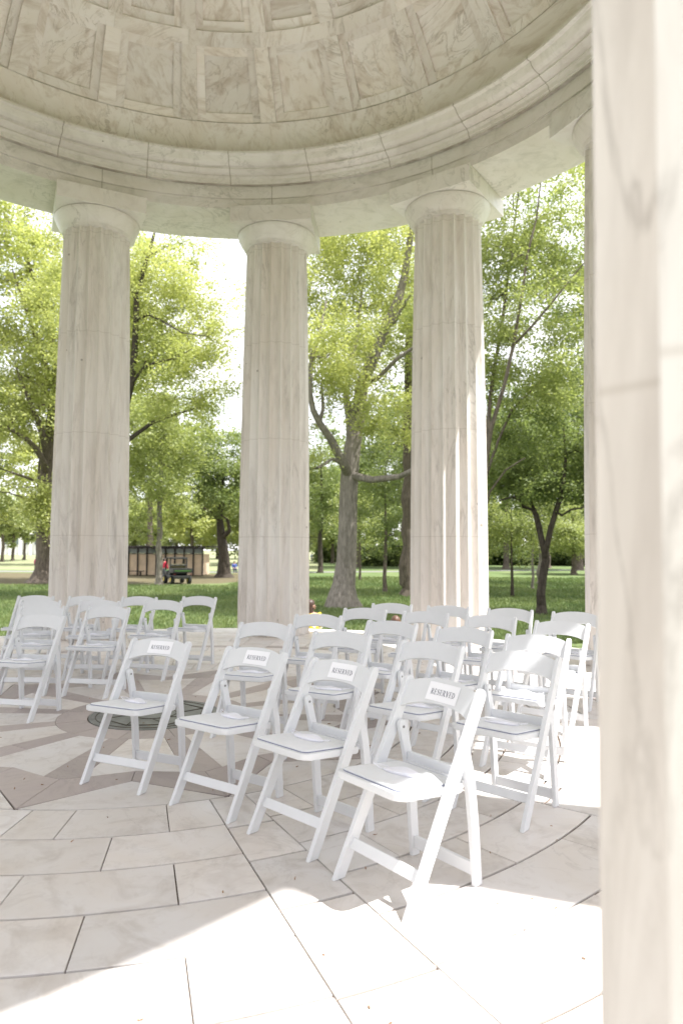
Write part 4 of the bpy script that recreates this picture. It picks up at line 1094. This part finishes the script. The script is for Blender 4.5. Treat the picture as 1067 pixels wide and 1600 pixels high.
for i in range(38): box(bm, (-Wd / 2 - 0.3 + i * 0.212, -0.8, 2.66 + 0.02 * (i % 3)), (0.07, 0.6, 0.16 + 0.05 * (i % 2)))
obj('slatted_eave', bm, M_dk, rf)
for i in range(nP - 1):
    x0 = -Wd / 2 + 0.1 + (Wd - 0.2) * (i + 0.5) / (nP - 1)
    fr = bmesh.new(); box(fr, (x0, 0.13, 2.08), (0.96, 0.06, 0.07)); f_ = obj('window', fr, M_dk, shed)
    bm = bmesh.new(); box(bm, (x0, 0.20, 2.4), (0.94, 0.03, 0.54)); obj('pane', bm, M_glass, f_)
for (x, y, lb, L) in ((-3.0, -1.1, 'low dark bench in front of the wooden shed', 2.6), (6.6, 4.0, 'low dark bench on the right of the wooden shed', 3.0)):
    b_ = empty('park_bench', (shp.x + x, 66 + y, GZ)); tag(b_, lb, 'bench')
    bm = bmesh.new(); box(bm, (0, 0, 0.45), (L, 0.4, 0.06), 0, 0.01); obj('seat', bm, M_dk, b_)
    for s in (-1, 1):
        bm = bmesh.new(); box(bm, (s * L * 0.38, 0, 0.21), (0.09, 0.32, 0.42), 0, 0.01); obj('leg', bm, M_dk, b_)

# ------------------------------------------------------------------ utility vehicle
M_gr = plain('green_paint', (0.05, 0.22, 0.03), 0.35, 0.05); M_ye = plain('yellow_paint', (0.62, 0.48, 0.03), 0.4, 0.05); M_bk = plain('black_plastic', (0.015, 0.016, 0.015), 0.5, 0.1); M_rub = plain('tyre_rubber', (0.02, 0.02, 0.02), 0.8, 0.1)
M_lime = plain('lime_strip', (0.035, 0.12, 0.012), 0.4, 0.03)
up_ = at(277, 912.5, 51.0)
utv = empty('utility_vehicle', (up_.x, 51.0, GZ), R(118)); tag(utv, 'black and green utility vehicle with roll cage and yellow wheels before the shed', 'utility vehicle')
bm = bmesh.new(); box(bm, (0, 0, 0.52), (2.9, 1.25, 0.22), 0, 0.04); box(bm, (1.05, 0, 0.78), (0.75, 1.2, 0.34), 0, 0.10); box(bm, (0.1, 0, 0.72), (0.7, 1.2, 0.18), 0, 0.04)
body = obj('body', bm, M_bk, utv)
bm = bmesh.new(); box(bm, (-0.95, 0, 0.86), (1.15, 1.42, 0.08), 0, 0.01)
for (c, s) in (((-0.95, 0.69, 1.0), (1.15, 0.05, 0.26)), ((-0.95, -0.69, 1.0), (1.15, 0.05, 0.26)), ((-1.52, 0, 1.0), (0.05, 1.42, 0.26)), ((-0.39, 0, 1.0), (0.05, 1.42, 0.26))): box(bm, c, s, 0, 0.01)
bed = obj('cargo_bed', bm, M_bk, utv)
bm = bmesh.new(); box(bm, (-1.55, 0, 0.97), (0.02, 1.2, 0.06), 0, 0.004); box(bm, (-0.95, -0.722, 0.97), (1.0, 0.02, 0.08), 0, 0.004); obj('tailgate_strip', bm, M_lime, bed)
bm = bmesh.new(); box(bm, (1.30, 0, 0.95), (0.45, 1.1, 0.06), 0, 0.02); obj('hood', bm, M_gr, utv)
bm = bmesh.new()
for s in (-1, 1):
    tube(bm, [(-0.32, s * 0.6, 0.6), (-0.32, s * 0.6, 1.85), (0.55, s * 0.6, 1.88), (0.98, s * 0.62, 1.0)], 0.055, 8)
tube(bm, [(-0.32, -0.6, 1.85), (-0.32, 0.6, 1.85)], 0.055); tube(bm, [(0.55, -0.6, 1.88), (0.55, 0.6, 1.88)], 0.05); tube(bm, [(-0.32, -0.6, 1.35), (-0.32, 0.6, 1.35)], 0.05)
box(bm, (0.12, 0, 1.90), (0.98, 1.32, 0.07), 0, 0.01)
obj('roll_cage', bm, M_bk, utv)
bm = bmesh.new(); box(bm, (0.05, 0, 0.92), (0.5, 1.1, 0.14), 0, 0.03); box(bm, (-0.18, 0, 1.2), (0.12, 1.1, 0.5), 0, 0.03); obj('seat', bm, plain('seat_vinyl', (0.10, 0.09, 0.03), 0.5), utv)
for (x, y) in ((1.0, .62), (1.0, -.62), (-0.95, .62), (-0.95, -.62)):
    bm = bmesh.new(); tube(bm, [(x, y - 0.13, 0.31), (x, y - 0.10, 0.31), (x, y + 0.10, 0.31), (x, y + 0.13, 0.31)], [0.27, 0.31, 0.31, 0.27], 20); wh = obj('wheel', bm, M_rub, utv)
    bm = bmesh.new(); tube(bm, [(x, y - 0.14, 0.31), (x, y + 0.14, 0.31)], 0.17, 16); obj('rim', bm, M_ye, wh)
for s in (-1, 1):
    bm = bmesh.new(); box(bm, (-1.56, s * 0.6, 0.72), (0.03, 0.14, 0.08), 0, 0.01); obj('tail_light', bm, plain('red_lens', (0.07, 0.008, 0.008), 0.3), utv)

# ------------------------------------------------------------------ white building far left
M_bw = plain('white_stone', (0.72, 0.71, 0.69), 0.7, 0.04, 0.3); M_win = plain('window_dark', (0.12, 0.15, 0.15), 0.2, 0.2, 0.5)
bp_ = at(18, 868, 270)
bld = empty('white_building', (bp_.x, 270, GZ)); tag(bld, 'long white stone building with tall windows beyond the field at the far left', 'building')
bm = bmesh.new(); box(bm, (0, 6, 7.5), (52, 12, 15)); obj('wall', bm, M_bw, bld)
bm = bmesh.new(); box(bm, (0, 5.5, 15.5), (54, 14, 1.0)); obj('roof', bm, M_bw, bld)
for i in range(12):
    x = -22 + i * 4
    bm = bmesh.new(); box(bm, (x, -0.1, 8.0), (2.2, 0.25, 8.6)); wi = obj('window', bm, M_bw, bld)
    bm = bmesh.new(); box(bm, (x, -0.16, 8.0), (1.7, 0.25, 8.0)); obj('pane', bm, M_win, wi)
    bm = bmesh.new(); tube(bm, [(x + 2, -1.4, 0), (x + 2, -1.4, 14.5)], [0.55, 0.45], 12); obj('pilaster', bm, M_bw, bld)

# ------------------------------------------------------------------ people
def skinned(name, verts, edges, radii_, m, parent=None, root=0, sub=1):
    me = bpy.data.meshes.new(name); me.from_pydata([tuple(v) for v in verts], edges, []); me.update()
    o = bpy.data.objects.new(name, me); col.objects.link(o)
    s = o.modifiers.new('skin', 'SKIN')
    if not me.skin_vertices: bpy.context.view_layer.objects.active = o
    for i, sv_ in enumerate(me.skin_vertices[0].data):
        rr_ = radii_[i]; sv_.radius = rr_ if hasattr(rr_, '__len__') else (rr_, rr_); sv_.use_root = (i == root)
    s.use_smooth_shade = True
    ss = o.modifiers.new('sub', 'SUBSURF'); ss.levels = sub; ss.render_levels = sub
    me.materials.append(m)
    if parent: o.parent = parent
    return o
M_eye = plain('eye', (0.03, 0.02, 0.02), 0.3); M_lip = plain('lips', (0.40, 0.16, 0.14), 0.5)
M_skin = plain('skin', (0.48, 0.29, 0.21), 0.5, 0.05); 
def cloth(n, c): return plain(n, c, 0.85, 0.10, 12)
def hand(V, E, Rr, wrist_i, d, side_v, s):
    """palm plus five fingers of unequal length"""
    w_ = Vector(V[wrist_i]); d = Vector(d).normalized(); sv_ = Vector(side_v).normalized()
    V.append(w_ + d * 0.06 * s); E.append((wrist_i, len(V) - 1)); Rr.append((0.030 * s, 0.018 * s)); palm = len(V) - 1
    for k, (o_, L) in enumerate(((-0.028, 0.060), (-0.010, 0.075), (0.010, 0.070), (0.028, 0.055))):
        V.append(V[palm] + d * 0.03 * s + sv_ * o_ * s); E.append((palm, len(V) - 1)); Rr.append(0.009 * s)
        V.append(V[-1] + d * L * s + Vector((0, 0, -0.02 * s))); E.append((len(V) - 2, len(V) - 1)); Rr.append(0.007 * s)
    V.append(w_ + d * 0.03 * s - sv_ * 0.035 * s); E.append((wrist_i, len(V) - 1)); Rr.append(0.010 * s)
    V.append(V[-1] + d * 0.035 * s - sv_ * 0.02 * s); E.append((len(V) - 2, len(V) - 1)); Rr.append(0.008 * s)
def person(label, loc, rz, pose, scale, shirt, trousers, hairc, long_hair=False, group=None, turn=0.0):
    """local: faces -y, z up from the feet (standing) or from the seat (sitting)"""
    s = scale
    root = empty('person', loc, rz); tag(root, label, 'person', group)
    if pose == 'stand':
        hip, chest, neck = 0.93, 1.36, 1.48; knees = [(0.10, -0.02, 0.50), (-0.10, -0.05, 0.50)]; ank = [(0.11, 0.02, 0.09), (-0.11, 0.0, 0.09)]
        elb = [(0.25, 0.02, 1.12), (-0.26, 0.0, 1.12)]; wr = [(0.26, -0.08, 0.88), (-0.24, -0.14, 0.92)]
    else:
        hip, chest, neck = 0.10, 0.49, 0.60; knees = [(0.12, -0.43, 0.10), (-0.12, -0.43, 0.10)]; ank = [(0.11, -0.46, -0.34), (-0.11, -0.46, -0.34)]
        elb = [(0.25, -0.08, 0.30), (-0.25, -0.08, 0.30)]; wr = [(0.13, -0.30, 0.19), (-0.12, -0.30, 0.19)]
    Vs = lambda *a: Vector(a) * s
    V = [Vs(0, 0, hip), Vs(0, 0.0, (hip + chest) / 2), Vs(0, 0, chest), Vs(0, 0, neck), Vs(0, -0.01, neck + 0.045)]
    E = [(0, 1), (1, 2), (2, 3), (3, 4)]; Rr = [(0.15 * s, 0.11 * s), (0.125 * s, 0.095 * s), (0.15 * s, 0.10 * s), (0.055 * s, 0.055 * s), (0.05 * s, 0.055 * s)]
    V.append(Vs(0, -0.015, neck + 0.105)); E.append((4, 5)); Rr.append((0.082 * s, 0.092 * s))
    V.append(Vs(0, 0, neck + 0.185)); E.append((5, 6)); Rr.append((0.076 * s, 0.090 * s))
    arms = []
    for i, sg in enumerate((1, -1)):
        b0 = len(V)
        V += [Vs(sg * 0.175, 0, chest + 0.06), Vs(*elb[i]), Vs(*wr[i])]; E += [(2, b0), (b0, b0 + 1), (b0 + 1, b0 + 2)]; Rr += [0.058 * s, 0.042 * s, 0.027 * s]
        d = (V[b0 + 2] - V[b0 + 1]); hand(V, E, Rr, b0 + 2, d, Vector((0, 1, 0)) if pose == 'stand' else Vector((1, 0, 0)), s); arms.append(b0)
        l0 = len(V)
        V += [Vs(sg * 0.095, 0, hip - 0.05 if pose == 'stand' else hip), Vs(*knees[i]), Vs(*ank[i]), Vs(ank[i][0], ank[i][1] - 0.15, ank[i][2] - 0.055)]
        E += [(0, l0), (l0, l0 + 1), (l0 + 1, l0 + 2), (l0 + 2, l0 + 3)]; Rr += [0.095 * s, 0.06 * s, 0.042 * s, 0.035 * s]; arms.append(l0)
    skinned('body', V, E, Rr, M_skin, root)
    # shirt over torso and arms
    a0, l0, a1, l1 = arms
    sv_ = [V[0] + Vs(0, 0, -0.03), V[1], V[2], V[3] + Vs(0, 0, -0.06), V[a0], V[a0 + 1], V[a0 + 1].lerp(V[a0 + 2], 0.75), V[a1], V[a1 + 1], V[a1 + 1].lerp(V[a1 + 2], 0.75)]
    skinned('shirt', sv_, [(0, 1), (1, 2), (2, 3), (2, 4), (4, 5), (5, 6), (2, 7), (7, 8), (8, 9)], [(0.17 * s, 0.13 * s), (0.15 * s, 0.12 * s), (0.17 * s, 0.125 * s), 0.085 * s, 0.078 * s, 0.058 * s, 0.045 * s, 0.078 * s, 0.058 * s, 0.045 * s], shirt, root)
    tv = [V[0], V[0].lerp(V[1], 0.55), V[l0], V[l0 + 1], V[l0 + 2], V[l1], V[l1 + 1], V[l1 + 2]]
    skinned('trousers', tv, [(0, 1), (0, 2), (2, 3), (3, 4), (0, 5), (5, 6), (6, 7)], [(0.15 * s, 0.12 * s), (0.14 * s, 0.11 * s), 0.108 * s, 0.074 * s, 0.058 * s, 0.108 * s, 0.074 * s, 0.058 * s], trousers, root)
    # head details
    hc = Vs(0, -0.005, neck + 0.135)
    hr = Matrix.Rotation(turn, 4, 'Z')
    def hp(x, y, z): return hc + (hr @ Vector((x * s * 1.04, y * s * 1.03, z * s * 1.0)))
    bm = bmesh.new(); r_ = bmesh.ops.create_icosphere(bm, subdivisions=3, radius=1)
    for v_ in list(bm.verts):
        c_ = v_.co
        if c_.y < -0.35 and c_.z < 0.45: c_.y = -0.35 + (c_.y + 0.35) * 0.15
        if long_hair and c_.z < 0 and c_.y > -0.3: c_.z *= 1.9; c_.x *= 0.95
        n_ = 1 + 0.03 * math.sin(14 * c_.x) + 0.02 * math.sin(11 * c_.z + 5 * c_.y)
        v_.co = hp(c_.x * 0.092 * n_, 0.018 + c_.y * 0.112 * n_, 0.022 + c_.z * 0.115)
    obj('hair', bm, hairc, root, True)
    for sg in (1, -1):
        bm = bmesh.new(); bmesh.ops.create_uvsphere(bm, u_segments=8, v_segments=6, radius=0.011 * s, matrix=Matrix.Translation(hp(sg * 0.03, -0.088, 0.0)))
        obj('eye', bm, M_eye, root, True)
    bm = bmesh.new(); tube(bm, [hp(0, -0.09, 0.015), hp(0, -0.112, -0.022), hp(0, -0.092, -0.03)], [0.008 * s, 0.014 * s, 0.008 * s], 8); obj('nose', bm, M_skin, root, True)
    bm = bmesh.new(); tube(bm, [hp(-0.024, -0.087, -0.055), hp(0, -0.094, -0.057), hp(0.024, -0.087, -0.055)], 0.006 * s, 6); obj('mouth', bm, M_lip, root, True)
    for sg in (1, -1):
        bm = bmesh.new(); tube(bm, [hp(sg * 0.080, 0.0, 0.02), hp(sg * 0.092, 0.008, 0.0), hp(sg * 0.082, 0.0, -0.03)], [0.012 * s, 0.014 * s, 0.008 * s], 6); obj('ear', bm, M_skin, root, True)
    return root
H_br = plain('brown_hair', (0.050, 0.024, 0.014), 0.5, 0.25, 25); H_dk = plain('dark_hair', (0.03, 0.022, 0.018), 0.5, 0.2, 25); H_cb = plain('copper_hair', (0.095, 0.045, 0.026), 0.5, 0.25, 25)
def yw_mat():
    m = bpy.data.materials.new('yellow_white_shirt'); t = NT(m)
    tc = t.n('ShaderNodeTexCoord').outputs['Object']; f, _ = t.noise(t.mapping(tc, (1.2, 1.2, 3.0)), 5.0, 2, 0.5, 1.0)
    c = t.mix(t.math('GREATER_THAN', f, 0.55), (0.72, 0.58, 0.04), (0.75, 0.75, 0.72)); t.bsdf(c, 0.85); return m
p1 = at(487, 950, 12.35)
person('brown haired person in a yellow and white top sitting beside the middle column', (at(486, 950, 11.86).x, 11.86, -0.262), R(205), 'sit', 0.86, yw_mat(), cloth('blue_jeans', (0.10, 0.14, 0.25)), H_br, True, None, R(-75))
p2 = at(618, 965, 12.6)
person('small brown haired person on the steps, only the head showing between chairs', (at(618, 965, 11.68).x, 11.68, -0.502), R(178), 'sit', 0.85, cloth('grey_top', (0.35, 0.33, 0.33)), cloth('dark_shorts', (0.06, 0.06, 0.09)), H_cb, False)
p3 = at(57, 899, 69)
person('person in a pink shirt and black trousers walking beside the large left tree', (p3.x, 69, GZ), R(160), 'stand', 1.0, cloth('pink_shirt', (0.42, 0.06, 0.14)), cloth('black_trousers', (0.02, 0.02, 0.02)), H_dk, False)
p4 = at(257, 905, 54)
person('person in a red top standing beside the utility vehicle', (p4.x, 54, GZ), R(150), 'stand', 1.05, cloth('red_top', (0.50, 0.025, 0.06)), cloth('grey_trousers', (0.12, 0.13, 0.15)), H_dk, False)
p5 = at(321, 893, 69.5)
person('person in blue sitting on the bench right of the shed', (shp.x + 6.0, 70.0, GZ + 0.48), R(20), 'sit', 1.0, cloth('blue_top', (0.05, 0.09, 0.30)), cloth('navy_trousers', (0.03, 0.04, 0.09)), H_dk, False)
for (u, c_, lb) in ((487, (0.12, 0.22, 0.45), 'distant person in blue on the far path right of the middle column'), (494, (0.03, 0.03, 0.03), 'distant person in black on the far path right of the middle column')):
    q = at(u, 880, 140); person(lb, (q.x, 140, GZ), R(170), 'stand', 1.0, cloth('far_top', c_), cloth('far_trousers', (0.05, 0.05, 0.06)), H_dk)
